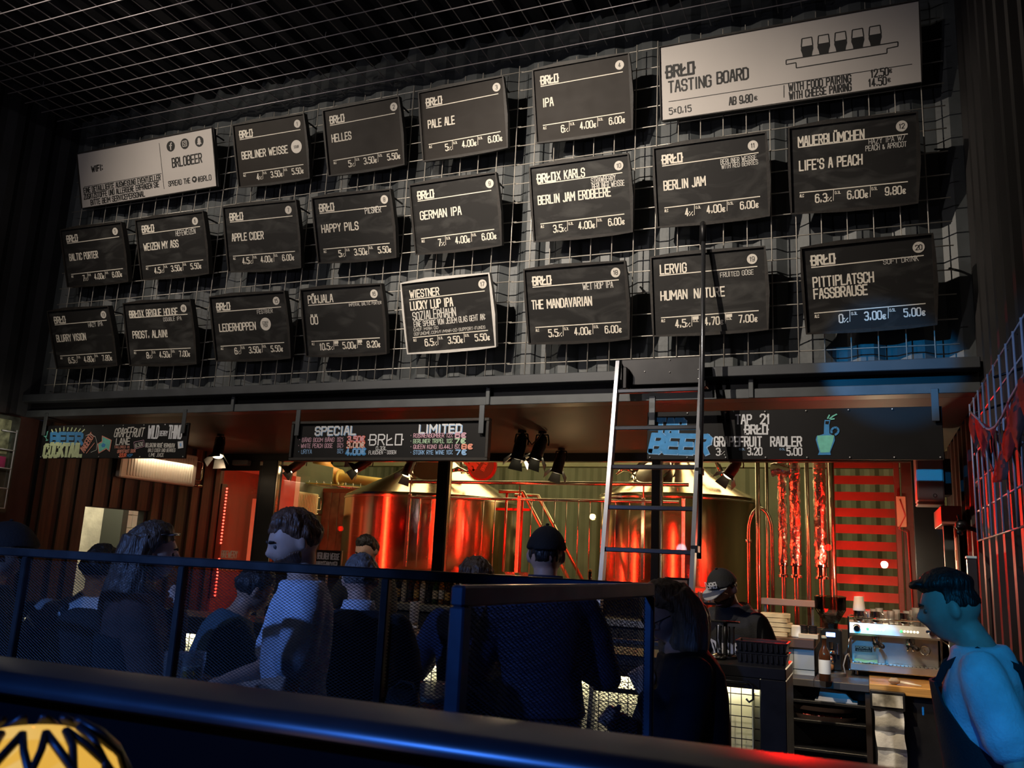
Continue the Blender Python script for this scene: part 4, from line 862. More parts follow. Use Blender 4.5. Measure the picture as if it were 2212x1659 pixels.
area('counter_strip_light', (3.3, CF_Y + .045, 1.062), (3.3, CF_Y + .08, .5), 26, (1, .9, .6), 5.2, .03)
# things on the counter
CT = 1.16
def pint(label, x, y, z, beer=None, r=.038, h=.15, fill=.5, group='beer glasses on the counter'):
    t = thing('beer_glass', label, 'glass', loc=(x, y, z), group=group)
    MB().lathe([(.001, 0), (r * .72, 0), (r * .74, .004), (r * .8, h * .3), (r, h * .85), (r * .97, h), (r * .93, h), (r * .95, h * .85), (r * .75, h * .3), (r * .68, .012), (.001, .01)], n=24).build('glass_wall', glass_mat('drink_glass', (.93, .93, .93), 1.6), t, True, 50)
    if beer:
        MB().lathe([(.001, .012), (r * .67, .013), (r * .74, h * .3), (r * (.75 + .2 * fill), h * fill), (.001, h * fill)], n=24).build('beer', mat('beer_' + beer, dict(amber=(.8, .25, .02), gold=(1, .6, .03), red=(.5, .08, .02))[beer], .15, emit=None, trans=.6, ior=1.34), t, True, 50)
        MB().lathe([(.001, h * fill + .001), (r * .9, h * fill), (r * .92, h * fill + .012), (.001, h * fill + .014)], n=24).build('foam', mat('beer_foam', (.85, .8, .65), .8), t, True, 50)
    return t
p = atY(893, 1355, -.3); pint('tall nearly empty beer glass on the counter beside resting hands', p.x, -.3, CT, 'gold', .034, .19, .15)
p = atY(953, 1350, -.3); pint('half full golden beer glass on the counter by the gate post', p.x, -.3, CT, 'gold', .036, .15, .55)
p = atY(1482, 1420, -.15); pint('golden beer glass at the ladder foot', p.x, -.15, CT, 'gold', .036, .14, .7)
p = atY(560, 1350, -.3); pint('empty glass on the counter behind the bending guest', p.x, -.3, CT, None, .034, .15)
# tap font with two glass columns, drip mat, black crates
q = atY(1567, 1415, -.2)
t = thing('beer_font', 'beer font with two clear columns and a black top plate', 'tap', loc=(q.x, -.2, CT))
MB().lathe([(.001, 0), (.075, 0), (.075, .012), (.06, .02), (.001, .02)], n=24).build('base', M_CHR, t, True, 40)
for x in (-.036, .036): MB().lathe([(.016, .02), (.015, .16), (.02, .17), (.016, .17), (.011, .16), (.012, .02)], (x, 0, 0), 16).build('column', glass_mat('font_glass', (.9, .92, .95), 2.2), t, True, 50)
MB().bbox(-.08, .08, -.03, .03, .19, .2, .003).build('top_plate', M_BLACK, t)
MB().tube([(0, 0, .02), (0, 0, .19)], .012, 10).build('stem', M_BLACK, t, True)
q = atY(1540, 1418, -.25)
t = thing('bar_mat', 'white dotted rubber bar mat beside the beer font', 'mat', loc=(q.x, -.28, CT))
MB().bbox(-.12, .08, -.09, .09, 0, .008, .003).build('mat', M_BLACK, t)
mb = MB()
for i in range(9):
    for j in range(7): mb.lathe([(.001, .0115), (.006, .011), (.0075, .008)], (-.105 + i * .021, -.07 + j * .023, 0), 8)
mb.build('studs', mat('stud_white', (.6, .58, .55), .5), t, True)
c0, c1 = atY(1592, 1400, -.33), atY(1704, 1400, -.33)
for k, zz in enumerate((0, .058)):
    t = thing('drip_tray', ['lower black ribbed tray at the counter end', 'upper black ribbed tray stacked at the counter end'][k], 'tray', loc=((c0.x + c1.x) / 2, -.3, CT + zz), group='black trays at the counter end')
    w = (c1.x - c0.x) / 2; R = lambda s, z: [(-w * s, -.1 * s, z), (w * s, -.1 * s, z), (w * s, .1 * s, z), (-w * s, .1 * s, z)]
    MB().rings([R(.9, .0), R(.97, .045), R(1, .05), R(1, .056), R(.94, .056), R(.86, .006)]).build('shell', M_CTR, t)
    mb = MB()
    for j in range(9): x = -w * .8 + j * w * .2; mb.bbox(x - .006, x + .006, -.102, -.088, .006, .046, .002)
    mb.build('ribbing', M_CTR, t)
# ================================================================ back bar under the first windows
t = thing('back_bar', 'steel topped back bar cabinet under the brewery windows', 'cabinet', loc=(.9, 1.95, 0))
L = 4.55
MB().bbox(0, L, 0, .58, 1.13, 1.19, .004).build('top', M_STEELTOP, t); MB().bbox(0, L, .03, .58, .05, 1.13, .004).build('carcass', M_CTR, t)
for k in range(6): MB().bbox(.03 + k * .755, .755 + k * .755, .01, .03, .1, 1.08, .004).build('door', mat('fridge_door', (.035, .035, .04), .25, .3), t)
rb = random.Random(5)
BC = [('brown', (.06, .02, .008)), ('green', (.03, .07, .02)), ('black', (.01, .01, .01)), ('amber', (.30, .11, .02)), ('clear', (.55, .5, .4))]
BL = ['black', 'white', 'gold', 'cream', 'red']
def bottle(x, y, z, ci, li, label, h=.26, r=.034, group='bottles on the back bar'):
    cn, c = BC[ci]; t = thing('bottle', label, 'bottle', loc=(x, y, z), group=group)
    MB().lathe([(.001, 0), (r * .92, 0), (r, .006), (r, h * .55), (r * .85, h * .64), (r * .42, h * .76), (r * .38, h * .95), (r * .42, h * .96), (r * .42, h * .985), (.001, h * .985)], n=18).build('body', mat('bottle_' + cn, c, .08, coat=.5), t, True, 40)
    MB().lathe([(r * 1.012, h * .16), (r * 1.015, h * .17), (r * 1.015, h * .46), (r * 1.012, h * .47)], n=18).build('label', mat('label_' + BL[li], dict(black=(.02, .02, .02), white=(.7, .68, .62), gold=(.6, .38, .1), cream=(.65, .58, .4), red=(.5, .06, .03))[BL[li]], .5), t, True)
    MB().lathe([(r * .45, h * .95), (r * .46, h), (.001, h + .002)], n=14).build('cap', mat('cap_' + BL[(li + 2) % 5], dict(black=(.02, .02, .02), white=(.7, .68, .62), gold=(.6, .38, .1), cream=(.65, .58, .4), red=(.5, .06, .03))[BL[(li + 2) % 5]], .4), t, True, 40)
    return t
ORD = ['first', 'second', 'third', 'fourth', 'fifth', 'sixth', 'seventh', 'eighth', 'ninth', 'tenth', 'eleventh', 'twelfth', 'thirteenth', 'fourteenth']
for k in range(12):
    px = 846 + k * 13.5; p = atY(px, 1275, 2.3); ci, li = [(0, 1), (2, 2), (4, 3), (0, 0), (3, 2), (4, 1), (2, 0), (1, 3), (3, 1), (0, 2), (4, 4), (3, 3)][k]
    bottle(p.x, 2.3, 1.19, ci, li, '%s bottle with %s label, %s from the railing post on the back bar' % (BC[ci][0], BL[li], ORD[k]), .24 + .02 * (k % 3), .027)
p = atY(1271, 1245, 2.2); bottle(p.x, 2.25, 1.19, 2, 0, 'dark wine bottle standing alone beside the ladder', .40, .038)
# chalk sign, paper cartons, picture frame, glasses on the back bar
q0, q1 = atY(681, 1226, 2.2), atY(736, 1190, 2.2)
t = thing('chalk_sign', 'small black chalk sign in an acrylic stand behind the counter', 'sign', loc=((q0.x + q1.x) / 2, 2.2, 1.19))
w, z0, z1 = (q1.x - q0.x) / 2, q0.z - 1.19 - .02, q1.z - 1.19
MB().bbox(-w, w, 0, .012, z0, z1, .002).build('panel', M_BAN, t); MB().bbox(w + .01, w + .02, 0, .012, 0, z1, .002).bbox(-w, w + .02, -.05, .08, 0, .012, .003).tube([(0, .006, .01), (0, .006, z0)], .012, 8).build('stand', M_ALU, t)
mb = MB(); text(mb, 'BERLINER WEISSE', -w * .9, z0 + (z1 - z0) * .55, (z1 - z0) * .3, w * .92, -.001, weight=.15, jit=.06); text(mb, 'HAUSGEMACHTER', -w * .92, z0 + (z1 - z0) * .12, (z1 - z0) * .3, w * .8, -.001, weight=.15, jit=.06); mb.build('lettering', PAINT['white'], t)
for k in range(2):
    q = atY(1090, 1250, 2.3); z = 1.19 + .14 + .085 * k
    t = thing('carton', ['lower white carton with black printed logo', 'upper white carton with black printed logo'][k], 'carton', loc=(q.x - .03, 2.25, z), group='white cartons on the back bar')
    MB().bbox(-.24, .14, -.05, .2, 0, .082, .004).build('box', mat('carton_white', (.7, .68, .6), .6), t)
    mb = MB(); text(mb, 'BRŁO', -.02, .022, .042, .06, -.051, weight=.2); poly(mb, [(.08, .03), (.138, .03), (.138, .05), (.08, .05)], -.051); mb.build('print', M_INK, t)
t = thing('carton_riser', 'black riser under the white cartons', 'riser', loc=(q.x - .03, 2.25, 1.19)); MB().bbox(-.24, .14, -.05, .2, 0, .14, .004).build('block', M_CTR, t)
q0, q1 = atY(1433, 1301, 2.35), atY(1487, 1249, 2.35)
t = thing('picture_frame', 'black picture frame with crumpled white paper by the ladder', 'picture', loc=((q0.x + q1.x) / 2, 2.4, 1.2)); w = (q1.x - q0.x) / 2; h = q1.z - 1.2
mb = MB()
for a in ((-w, w, 0, .02), (-w, w, h - .02, h)): mb.bbox(a[0], a[1], 0, .025, a[2], a[3], .003)
for a in ((-w, -w + .02), (w - .02, w)): mb.bbox(a[0], a[1], 0, .025, .02, h - .02, .003)
mb.build('frame', M_BLACK, t); MB().bbox(-w + .015, w - .015, .008, .02, .015, h - .015, .002).build('paper', mat('crumpled_paper', (.72, .68, .5), .6, bump=1, bscale=30), t)
def tumbler(x, y, z, label, r=.03, h=.1, flip=False, group='clean glasses behind the bar', stem_=False):
    t = thing('drinking_glass', label, 'glass', loc=(x, y, z), group=group)
    pr = [(.001, 0), (r * .8, 0), (r * .86, .01), (r, h), (r * .93, h), (r * .8, .012), (.001, .012)] if not stem_ else [(.001, 0), (r * .8, 0), (r * .8, .004), (.005, .01), (.005, h * .4), (r * .9, h * .6), (r * .8, h), (r * .75, h), (r * .83, h * .6), (.001, h * .45)]
    if flip: pr = [(a, h - b) for a, b in pr][::-1]
    MB().lathe(pr, n=18).build('glass_wall', glass_mat('drink_glass', (.93, .93, .93), 1.6), t, True, 50); return t
t = thing('glass_shelf', 'short black shelf of clean glasses behind the capped bartender', 'shelf', loc=(4.98, 2.42, 1.19))
MB().bbox(0, .5, -.1, .1, .15, .17, .003).bbox(.02, .04, -.08, .08, 0, .15, .002).bbox(.46, .48, -.08, .08, 0, .15, .002).build('board', M_BLACK, t)
for k in range(9): tumbler(5.02 + k * .052, 2.38 + .03 * (k % 2), 1.36, 'clean tumbler upside down on the black shelf, %s in its row' % ORD[k], .024, .085, True)
# ================================================================ coffee corner
t = thing('service_counter', 'dark service counter with blue lit tiles beside the grinder', 'cabinet', loc=(5.5, 1.6, 0))
MB().bbox(0, .76, 0, .85, 1.10, 1.165, .004).build('top', mat('service_top', (.10, .055, .035), .4), t); MB().bbox(0, .76, .06, .85, .05, 1.1, .003).build('carcass', M_CTR, t)
mb = MB()
for i in range(5):
    for j in range(2): mb.bbox(.02 + i * .148, .165 + i * .148, .04, .06, .78 + j * .165, .94 + j * .165, .002)
mb.build('tile_front', mat('counter_tile', (.42, .43, .42), .25), t)
t = thing('coffee_counter', 'low coffee counter with oak front edge and open tray shelf', 'cabinet', loc=(6.0, 1.3, 0))
W_ = 1.16; ox = .63
MB().bbox(ox, W_ + .06, 0, .9, .865, .925, .004).build('oak_top', mat('oak', (.52, .27, .07), .45, noise_amt=.3, nscale=5, stretch=(.6, 4, 14), bump=.1), t)
MB().bbox(.06, .27, 0, .27, .865, .915, .004).bbox(.27, ox, 0, .9, .865, .915, .004).build('dark_top', mat('slate_top', (.05, .045, .045), .4), t)
MB().bbox(ox + .02, W_ + .06, .05, .9, 0, .865, .004).build('cupboard', M_CTR, t)
for z in (.2, .43, .62, .75): MB().bbox(.06, ox, .04, .26, z, z + .02, .003).build('shelf', M_CTR, t)
for x in (.06, ox - .03): MB().bbox(x, x + .04, .02, .06, 0, .865, .003).build('post', mat('dark_angle', (.06, .045, .04), .4, .5), t)
MB().bbox(.06, ox, .262, .28, 0, .865, .003).build('back_panel', M_CTR, t)
# trays, cup boxes, towel, bottle
def otray(label, z, dx, cols):
    t = thing('oval_tray', label, 'tray', loc=(6.32 + dx, 1.45, z), group='oval trays in the open shelf')
    E = lambda s, zz: [(.21 * s * math.cos(a), .105 * s * math.sin(a), zz) for a in [k * math.pi / 16 for k in range(32)]]
    MB().rings([E(.9, 0), E(1, .03), E(1.02, .03), E(.93, .006), E(.3, .005)]).build('tray', mat('tray_brown', (.07, .045, .035), .4), t, True, 50)
    return t
otray('upper oval tray on the open shelf', .70, 0, 0); otray('lower oval tray with wrapped sweets on the open shelf', .64, .01, 0)
for k in range(7):
    t = tag(MB().sph((0, 0, .012), .022, .014, .012, 10, 8).tube([(-.02, 0, .012), (-.034, .004, .014)], [.004, .009], 6).tube([(.02, 0, .012), (.034, -.004, .014)], [.004, .009], 6).build('wrapped_sweet', mat('sweet_%d' % (k % 3), [(.7, .08, .05), (.75, .4, .2), (.6, .2, .2)][k % 3], .4), None, True), None, 'sweet', 'sweets on the lower oval tray')
    t['label'] = '%s wrapped sweet on the lower oval tray, %s from its end' % (['red', 'orange', 'pink'][k % 3], ORD[k]); t.location = (6.22 + k * .032, 1.42 + .02 * (k % 2), .648); t.rotation_euler = (0, 0, k)
t = thing('paper_stack', 'blue lit stack of papers on the upper shelf', 'paper', loc=(6.42, 1.48, .77)); MB().bbox(-.15, .13, -.12, .07, 0, .008, .002).rings([[(-.13, -.11, .008), (.1, -.11, .008), (.1, .06, .008), (-.13, .06, .008)], [(-.11, -.1, .09), (.05, -.1, .07), (.05, .06, .07), (-.11, .06, .09)]]).build('sheets', mat('paper_white', (.6, .6, .6), .7), t)
p = atY(1782, 1470, 1.2); bottle(p.x, 1.22, .925, 0, 1, 'brown bottle with white label before the grinder', .30, .04)
t = bpy.context.scene.objects[-1] if False else None
t = thing('towel_dispenser', 'dark box with white printed plate hanging under the oak edge', 'dispenser', loc=(atY(1917, 1508, 1.27).x, 1.27, .77))
MB().bbox(-.11, .11, -.03, .07, 0, .12, .005).build('box', M_CTR, t); MB().bbox(-.095, .095, -.035, -.03, .02, .1, .002).build('plate', mat('plate_worn', (.5, .48, .42), .6, noise_amt=.7, nscale=12), t)
t = thing('paper_towel', 'long creased white paper towel hanging below the dispenser', 'towel', loc=(atY(1920, 1570, 1.25).x, 1.25, .36))
rs = []
for k in range(18):
    z = .42 - k * .0247; o = .006 * math.sin(k * 1.1) + (.014 if k in (6, 11) else 0); wv = -.09 + .004 * math.sin(k * .7); rs.append([(wv + j * .03 + .02 * k / 18, .008 * math.sin(j * 1.4 + k * .4) + o, z) for j in range(7)] + [(wv + j * .03 + .02 * k / 18, .006 + .008 * math.sin(j * 1.4 + k * .4) + o, z) for j in range(6, -1, -1)])
MB().rings(rs).build('sheet', mat('towel_paper', (.72, .71, .68), .8, bump=.3), t, True, 40)
# espresso machine
MX, MY, MZ = 6.50, 1.80, .925
t = thing('espresso_machine', 'polished two group espresso machine with cups on its top', 'espresso machine', loc=(MX, MY, MZ))
M_INOX = mat('polished_inox', (.66, .66, .63), .34, .9, noise_amt=.1); W_ = .62
for x in (.04, W_ - .04):
    for y in (.04, .4): MB().lathe([(.001, 0), (.018, 0), (.014, .03), (.001, .03)], (x, y, 0), 14).build('foot', M_CHR, t, True, 40)
MB().bbox(0, W_, 0, .46, .03, .085, .006).build('drip_tray', M_INOX, t)
MB().bbox(.01, W_ - .01, .16, .46, .085, .29, .004).build('back_splash', M_INOX, t)
MB().rings([[(0, .02, .285), (W_, .02, .285), (W_, .46, .285), (0, .46, .285)], [(0, 0, .30), (W_, 0, .30), (W_, .46, .30), (0, .46, .30)], [(0, .02, .375), (W_, .02, .375), (W_, .46, .375), (0, .46, .375)]]).build('head_panel', M_INOX, t)
for x in (-.008, W_ - .004): MB().bbox(x, x + .012, -.005, .05, .03, .42, .003).build('side_frame', M_CHR, t)
mb = MB()
for k in range(22): x = .03 + k * .026; mb.bbox(x, x + .008, .01, .15, .085, .09, .001)
mb.build('grate', M_CHR, t)
MB().tube([(.0, .01, .41), (W_, .01, .41)], .006, 8).tube([(0, .44, .41), (W_, .44, .41)], .006, 8).build('cup_rail', M_CHR, t, True)
for x in (.04, W_ - .07): MB().lathe([(.001, -.03), (.02, -.03), (.024, -.02), (.024, 0), (.03, .004)], (x + .015, .01, .335), 18, 'y').build('steam_knob', M_CHR, t, True, 40)
for gx in (.13, .36):
    for k in range(6):
        MB().lathe([(.001, -.006), (.0075, -.005), (.009, 0)], (gx + k * .022, .008, .335), 12, 'y').build('button', mat('button_green', (.05, .6, .1), .4, emit=(.05, 1, .15), es=3) if k == 0 else mat('button_lit', (.8, .8, .7), .4, emit=(1, .9, .6), es=1.6), t, True)
for gx in (.19, .42):
    g = MB().lathe([(.001, .3), (.035, .3), (.035, .25), (.03, .235), (.001, .235)], (gx, .1, 0), 20).build('group_head', M_CHR, t, True, 40)
    MB().tube([(gx, .1, .245), (gx + .02, -.01, .235), (gx + .035, -.09, .225)], [.012, .011, .016], 12).sph((gx + .037, -.1, .224), .017).lathe([(.026, .25), (.028, .222), (.001, .215)], (gx, .1, 0), 18).build('portafilter', M_BLACK, g, True)
    MB().tube([(gx - .015, .1, .222), (gx - .02, .09, .19)], .008, 8).tube([(gx + .015, .1, .222), (gx + .02, .09, .19)], .008, 8).build('spout', M_CHR, g, True)
MB().lathe([(.026, -.01), (.032, -.012), (.034, 0), (.026, .002), (.001, 0)], (W_ - .10, .15, .20), 24, 'y').build('gauge', mat('gauge_face', (.6, .58, .5), .3), t, True, 40)
MB().tube([(W_ - .11, .135, .215), (W_ - .095, .135, .185)], .003, 6).lathe([(.03, -.014), (.036, -.012), (.036, .0), (.03, 0)], (W_ - .10, .15, .20), 24, 'y').build('gauge_rim', M_CHR, t, True)
for x, s in ((.05, -1), (W_ + .0, 1)): MB().tube([(x, .05, .29), (x + s * .05, .0, .26), (x + s * .06, -.02, .16), (x + s * .05, -.01, .1)], .006, 8).build('steam_wand', M_CHR, t, True)
MB().bbox(.035, .16, .155, .16, .155, .20, .002).build('badge', mat('badge_black', (.02, .02, .02), .4), t)
mb = MB(); text(mb, 'ROCKET', .043, .18, .013, .152, .1535, weight=.2, wide=1.3); text(mb, 'ESPRESSO', .05, .163, .006, .145, .1535, weight=.2, wide=1.2)
for a in ((.036, .157, .159, .157), (.036, .198, .159, .198), (.036, .157, .036, .198), (.159, .157, .159, .198)): bar(mb, *a, .0025, .1536)
mb.build('badge_lettering', mat('badge_cream', (.7, .68, .55), .5), t)
t = thing('cleaning_cloth', 'mint green folded cleaning cloth on the machine drip tray', 'cloth', loc=(MX + .1, MY + .05, MZ + .092))
rs = [[(-.07 + i * .02, -.05 + .006 * math.sin(i), .004 + .006 * math.sin(i * 1.3)), (-.07 + i * .02, .06, .004 + .004 * math.sin(i)), (-.07 + i * .02, .055, .014 + .004 * math.sin(i)), (-.07 + i * .02, -.045, .014 + .006 * math.sin(i * 1.3))] for i in range(9)]
MB().rings(rs).build('fold', mat('mint_cloth', (.25, .72, .55), .8), t, True, 40)
TZ = MZ + .376
M_CUP = mat('paper_cup_white', (.82, .8, .74), .6)
def cup_stack(x, y, label):
    t = thing('paper_cup', label, 'cup', loc=(x, y, TZ + .085), group='white cups on the espresso machine')
    MB().lathe([(.044, 0), (.046, .004), (.043, .02), (.033, .105), (.001, .107)], n=24).build('cup', M_CUP, t, True, 50); return t
t = thing('steel_jug', 'steel milk jug under the upturned white cup', 'jug', loc=(MX + .075, MY + .1, TZ), group='steel jugs on the espresso machine'); MB().lathe([(.001, 0), (.04, 0), (.042, .01), (.04, .085), (.036, .085), (.036, .01), (.001, .01)], n=24).build('body', M_CHR, t, True, 50); MB().tube([(.04, 0, .075), (.06, 0, .06), (.058, 0, .03), (.041, 0, .02)], .005, 8).build('handle', M_CHR, t, True)
cup_stack(MX + .075, MY + .1, 'upturned white paper cup glowing on a steel jug')
for k, (x, y) in enumerate(((.19, .09), (.385, .1))): dup(t, (MX + x, MY + y, TZ), 0, ['steel milk jug beside the upturned white cup', 'steel milk jug in the middle of the machine top'][k])
for k in range(12):
    x = .14 + k * .039; y = .2 + .1 * (k % 2) if k not in (4, 5, 9, 10) else .09 + .04 * (k % 2); tumbler(MX + x, MY + y, TZ, 'coffee glass on the espresso machine top, %s in its crowd' % ORD[k], .027, .085 + .012 * (k % 3), k % 3 == 0, 'coffee glasses on the espresso machine')
for k in range(3): tumbler(MX + .47 + k * .055, MY + .11, TZ, ['tall glass on the machine by the barista nose', 'tall glass on the machine before the barista brow', 'red rimmed tall glass at the machine end'][k], .03, .13, k == 1, 'coffee glasses on the espresso machine')
# grinder
t = thing('coffee_grinder', 'black coffee grinder with bean hopper and blue display', 'grinder', loc=(6.375, 1.72, .915))
MB().lathe([(.001, 0), (.1, 0), (.1, .02), (.085, .03), (.001, .03)], n=28).build('base', mat('steel_top', (.35, .36, .37), .3, .9), t, True, 40)
MB().bbox(-.075, .075, .0, .14, .03, .33, .012).build('body', mat('grinder_black', (.02, .02, .02), .2, .2), t)
MB().bbox(-.035, .03, -.003, .002, .275, .305, .002).build('display', mat('display_blue', (.2, .4, 1), .4, emit=(.3, .5, 1), es=3.5), t)
MB().tube([(-.0, -.03, .24), (0, -.03, .19)], [.016, .012], 12).lathe([(.001, .18), (.022, .18), (.03, .17), (.03, .155), (.001, .15)], (0, -.03, 0), 18).tube([(-.045, -.01, .23), (-.045, -.02, .15)], .009, 10).tube([(.045, -.01, .23), (.045, -.02, .15)], .009, 10).build('dosing_head', M_CHR, t, True, 50)
MB().tube([(0, -.03, .15), (0, -.09, .125), (0, -.10, .09)], [.01, .014, .02], 12).build('portafilter', M_CHR, t, True); MB().sph((0, -.1, .072), .018, .018, .028).build('wood_handle', mat('handle_wood', (.45, .18, .06), .35), t, True)
HP = lambda s, z: [(s * a, s * b + .07, z) for a, b in ((1, .5), (.5, 1), (-.5, 1), (-1, .5), (-1, -.5), (-.5, -1), (.5, -1), (1, -.5))]
MB().rings([HP(.045, .33), HP(.05, .37), HP(.11, .47), HP(.112, .56), HP(.106, .56), HP(.103, .472), HP(.044, .375)], cap=False).build('hopper', glass_mat('hopper_smoke', (.75, .72, .7), 1.4), t)
crumple(MB().rings([HP(.04, .335), HP(.046, .375), HP(.085, .43), HP(.06, .445)]), .004, 60).build('bean_fill', mat('beans', (.12, .05, .018), .4, bump=1, bscale=90), t)
MB().rings([HP(.114, .56), HP(.114, .568), HP(.08, .575)]).build('lid', glass_mat('hopper_smoke', (.75, .72, .7), 1.4), t)
t = thing('machine_brush', 'bristle brush with white handle lying on the oak edge', 'brush', loc=(6.79, 1.38, .927), rz=-.25)
crumple(MB().sph((0, 0, .022), .04, .028, .021, 16, 12), .006, 60).build('bristles', mat('bristle_tan', (.45, .33, .2), .9, bump=.6), t, True); MB().tube([(.03, 0, .018), (.1, 0, .014), (.17, .005, .008)], [.009, .008, .005], 10).build('handle', mat('handle_ivory', (.8, .75, .6), .4), t, True)
t = thing('power_cable', 'pale cable loop between grinder and espresso machine', 'cable', loc=(0, 0, 0)); MB().tube([(6.47, 1.72, .925), (6.455, 1.74, .99), (6.475, 1.74, 1.06), (6.5, 1.81, 1.08)], .005, 8).build('cable', mat('cable_grey', (.35, .33, .3), .5), t, True)
# boxes of snacks on the service counter, glass rail, small glasses
for k in range(5):
    q = atY(1675, 1372, 1.75); t = thing('takeaway_box', '%s pale wooden box of the stack on the service counter' % ['bottom', 'second lowest', 'middle', 'second highest', 'topmost'][k], 'box', loc=(q.x + .012 * ((k * 7) % 3 - 1), 1.78, 1.165 + k * .034), rz=.06 * ((k * 5) % 3 - 1), group='stacked pale boxes')
    MB().bbox(-.11, .11, -.09, .09, 0, .031, .003).build('tray', mat('pale_wood', (.48, .40, .26), .7, noise_amt=.25, stretch=(1, 6, 6)), t); MB().bbox(-.098, .098, -.078, .078, .031, .033, .001).build('lid', mat('pale_wood_lid', (.40, .33, .22), .7), t)
q = atY(1722, 1382, 1.75)
t = thing('napkin_pack', 'small white napkin pack beside the pale boxes', 'napkins', loc=(q.x, 1.74, 1.165)); MB().bbox(-.04, .03, -.04, .04, 0, .09, .008).build('pack', mat('pack_white', (.75, .74, .7), .6), t)
t = thing('lid_tray', 'cream tray of stacked black lids before the grinder', 'tray', loc=(q.x + .07, 1.74, 1.165)); MB().bbox(-.055, .085, -.07, .07, 0, .035, .004).build('tray', mat('tray_cream', (.7, .6, .42), .6), t)
for i in range(2):
    for k in range(5): MB().lathe([(.001, .037 + k * .012), (.03, .037 + k * .012), (.032, .043 + k * .012), (.028, .047 + k * .012), (.001, .047 + k * .012)], (-.02 + i * .065, 0, 0), 18).build('lid', M_BLACK, t, True, 40)
t = thing('glass_rail', 'grey metal rail shelf before the foil lagged pipes', 'shelf', loc=(5.84, 2.0, 1.165))
MB().bbox(0, .42, 0, .1, .22, .27, .004).build('rail', mat('rail_grey', (.35, .25, .25), .5), t)
for x in (.02, .38): MB().bbox(x, x + .02, .03, .05, 0, .22, .003).build('post', M_STEELTOP, t)
for k in range(6): tumbler(5.6 + k * .042, 1.9 + .03 * (k % 2), 1.165, 'small stemmed glass behind the pale boxes, %s in its row' % ORD[k], .019, .16 + .02 * (k % 2), False, 'stemmed glasses behind the bar', True)
# heater box and wall bits in the corner beside the coffee counter
q = atY(1977, 1000, 1.2)
t = thing('control_box', 'white control box high on the wall of the coffee corner', 'box', loc=(6.98, 1.2, 2.17)); MB().bbox(0, .17, 0, .32, 0, .34, .01).build('housing', mat('box_white', (.55, .52, .48), .5), t); MB().bbox(.0, .17, .02, .3, -.02, 0, .006).build('grille', mat('grille_grey', (.3, .27, .25), .5), t)
MB().lathe([(.009, -.004), (.013, -.005), (.013, 0), (.009, 0)], (.11, 0, .04), 18, 'y').build('lock', M_CHR, t, True); MB().bbox(.17, .22, .05, .25, .05, .3, .003).build('wall_bracket', M_BLACK, t)
# ================================================================ ladder against the channel
M_LAD = mat('ladder_steel', (.10, .105, .12), .3, .85)
t = thing('ladder', 'black steel ladder with a tall hook pole leaning on the channel', 'ladder', loc=(0, 0, 0))
yl = lambda z: -.12 - (2.925 - z) * .28
for x, nm in ((5.20, 'rail'), (5.735, 'rail')):
    dx = .045 if x < 5.5 else .02
    r = lambda z: [(x - .012 + dx * (2.925 - z) * .55, yl(z) - .03, z), (x + .012 + dx * (2.925 - z) * .55, yl(z) - .03, z), (x + .012 + dx * (2.925 - z) * .55, yl(z) + .03, z), (x - .012 + dx * (2.925 - z) * .55, yl(z) + .03, z)]
    MB().rings([r(0), r(2.93)]).build(nm, M_LAD, t)
for k in range(11):
    z = 2.72 - .2475 * k; MB().bbox(5.21 + .022 * (2.925 - z), 5.73 + .01 * (2.925 - z), yl(z) - .018, yl(z) + .018, z - .013, z + .013, .004).build('rung', M_LAD, t)
MB().bbox(5.215, 5.73, -.105, -.09, 2.775, 2.945, .004).build('top_plate', M_CTR, t)
for x, z in ((5.37, 2.86), (5.53, 2.93), (5.53, 2.85), (5.71, 2.86), (5.71, 2.80)): MB().sph((x, -.107, z), .005, .004, .005, 8, 6).build('bolt', mat('screw_head', (.55, .55, .55), .3, .8), t, True)
MB().bbox(5.245, 5.27, -.18, -.08, 2.74, 2.88, .004).build('clamp', M_BLACK, t)
mb = MB(); mb.tube([(5.758, -.34, 1.7), (5.757, -.23, 2.9), (5.757, -.21, 3.72)], .0135, 12); mb.build('hook_pole', M_LAD, t, True)
MB().tube([(5.757, -.21, 3.66), (5.757, -.213, 3.76), (5.752, -.20, 3.785), (5.745, -.18, 3.77), (5.742, -.17, 3.66)], .018, 10).build('hook', M_BLACK, t, True)
for z in (1.75, 2.2, 2.75): MB().bbox(5.735, 5.775, yl(z) - .03, yl(z) + .05, z - .02, z + .02, .003).build('pole_clamp', M_BLACK, t)
# ================================================================ railing of expanded metal at the platform edge
M_RAIL = mat('railing_steel', (.05, .05, .055), .38, .6, noise_amt=.3, nscale=10)
M_EXP = mat('expanded_metal', (.022, .022, .025), .45, .5)
def expanded(mb, o, u, L, z0, z1, tiltdir, cw=.0184, ch=.0048, w=.0017):
    """diamond mesh as folded strips in the plane of u and z"""
    o = V(o); u = V(u); nx = int(L / cw * 2); nz = int((z1 - z0) / (ch / 2 * 2) * 1)
    k = V(tiltdir) * (w * .35)
    for r in range(nz * 1):
        zc = z0 + r * ch; s = 1 if r % 2 == 0 else -1
        for sg in (1,):
            vs = []; fs = []
            for i in range(nx + 1):
                q = (i % 2) * 2 - 1
                p = o + u * (i * cw / 2) + V((0, 0, zc + ch / 2 + q * s * (ch / 2 - w * .35)))
                vs += [p + V((0, 0, w / 2)) + k, p - V((0, 0, w / 2)) - k]
            b = len(mb.v); mb.v += [tuple(x) for x in vs]; mb.f += [(b + 2 * i, b + 2 * i + 2, b + 2 * i + 3, b + 2 * i + 1) for i in range(nx)]
    return mb
RY, RZ = -3.06, 1.604
t = thing('railing', 'long dark railing of expanded metal between platform and guests', 'railing', loc=(0, 0, 0))
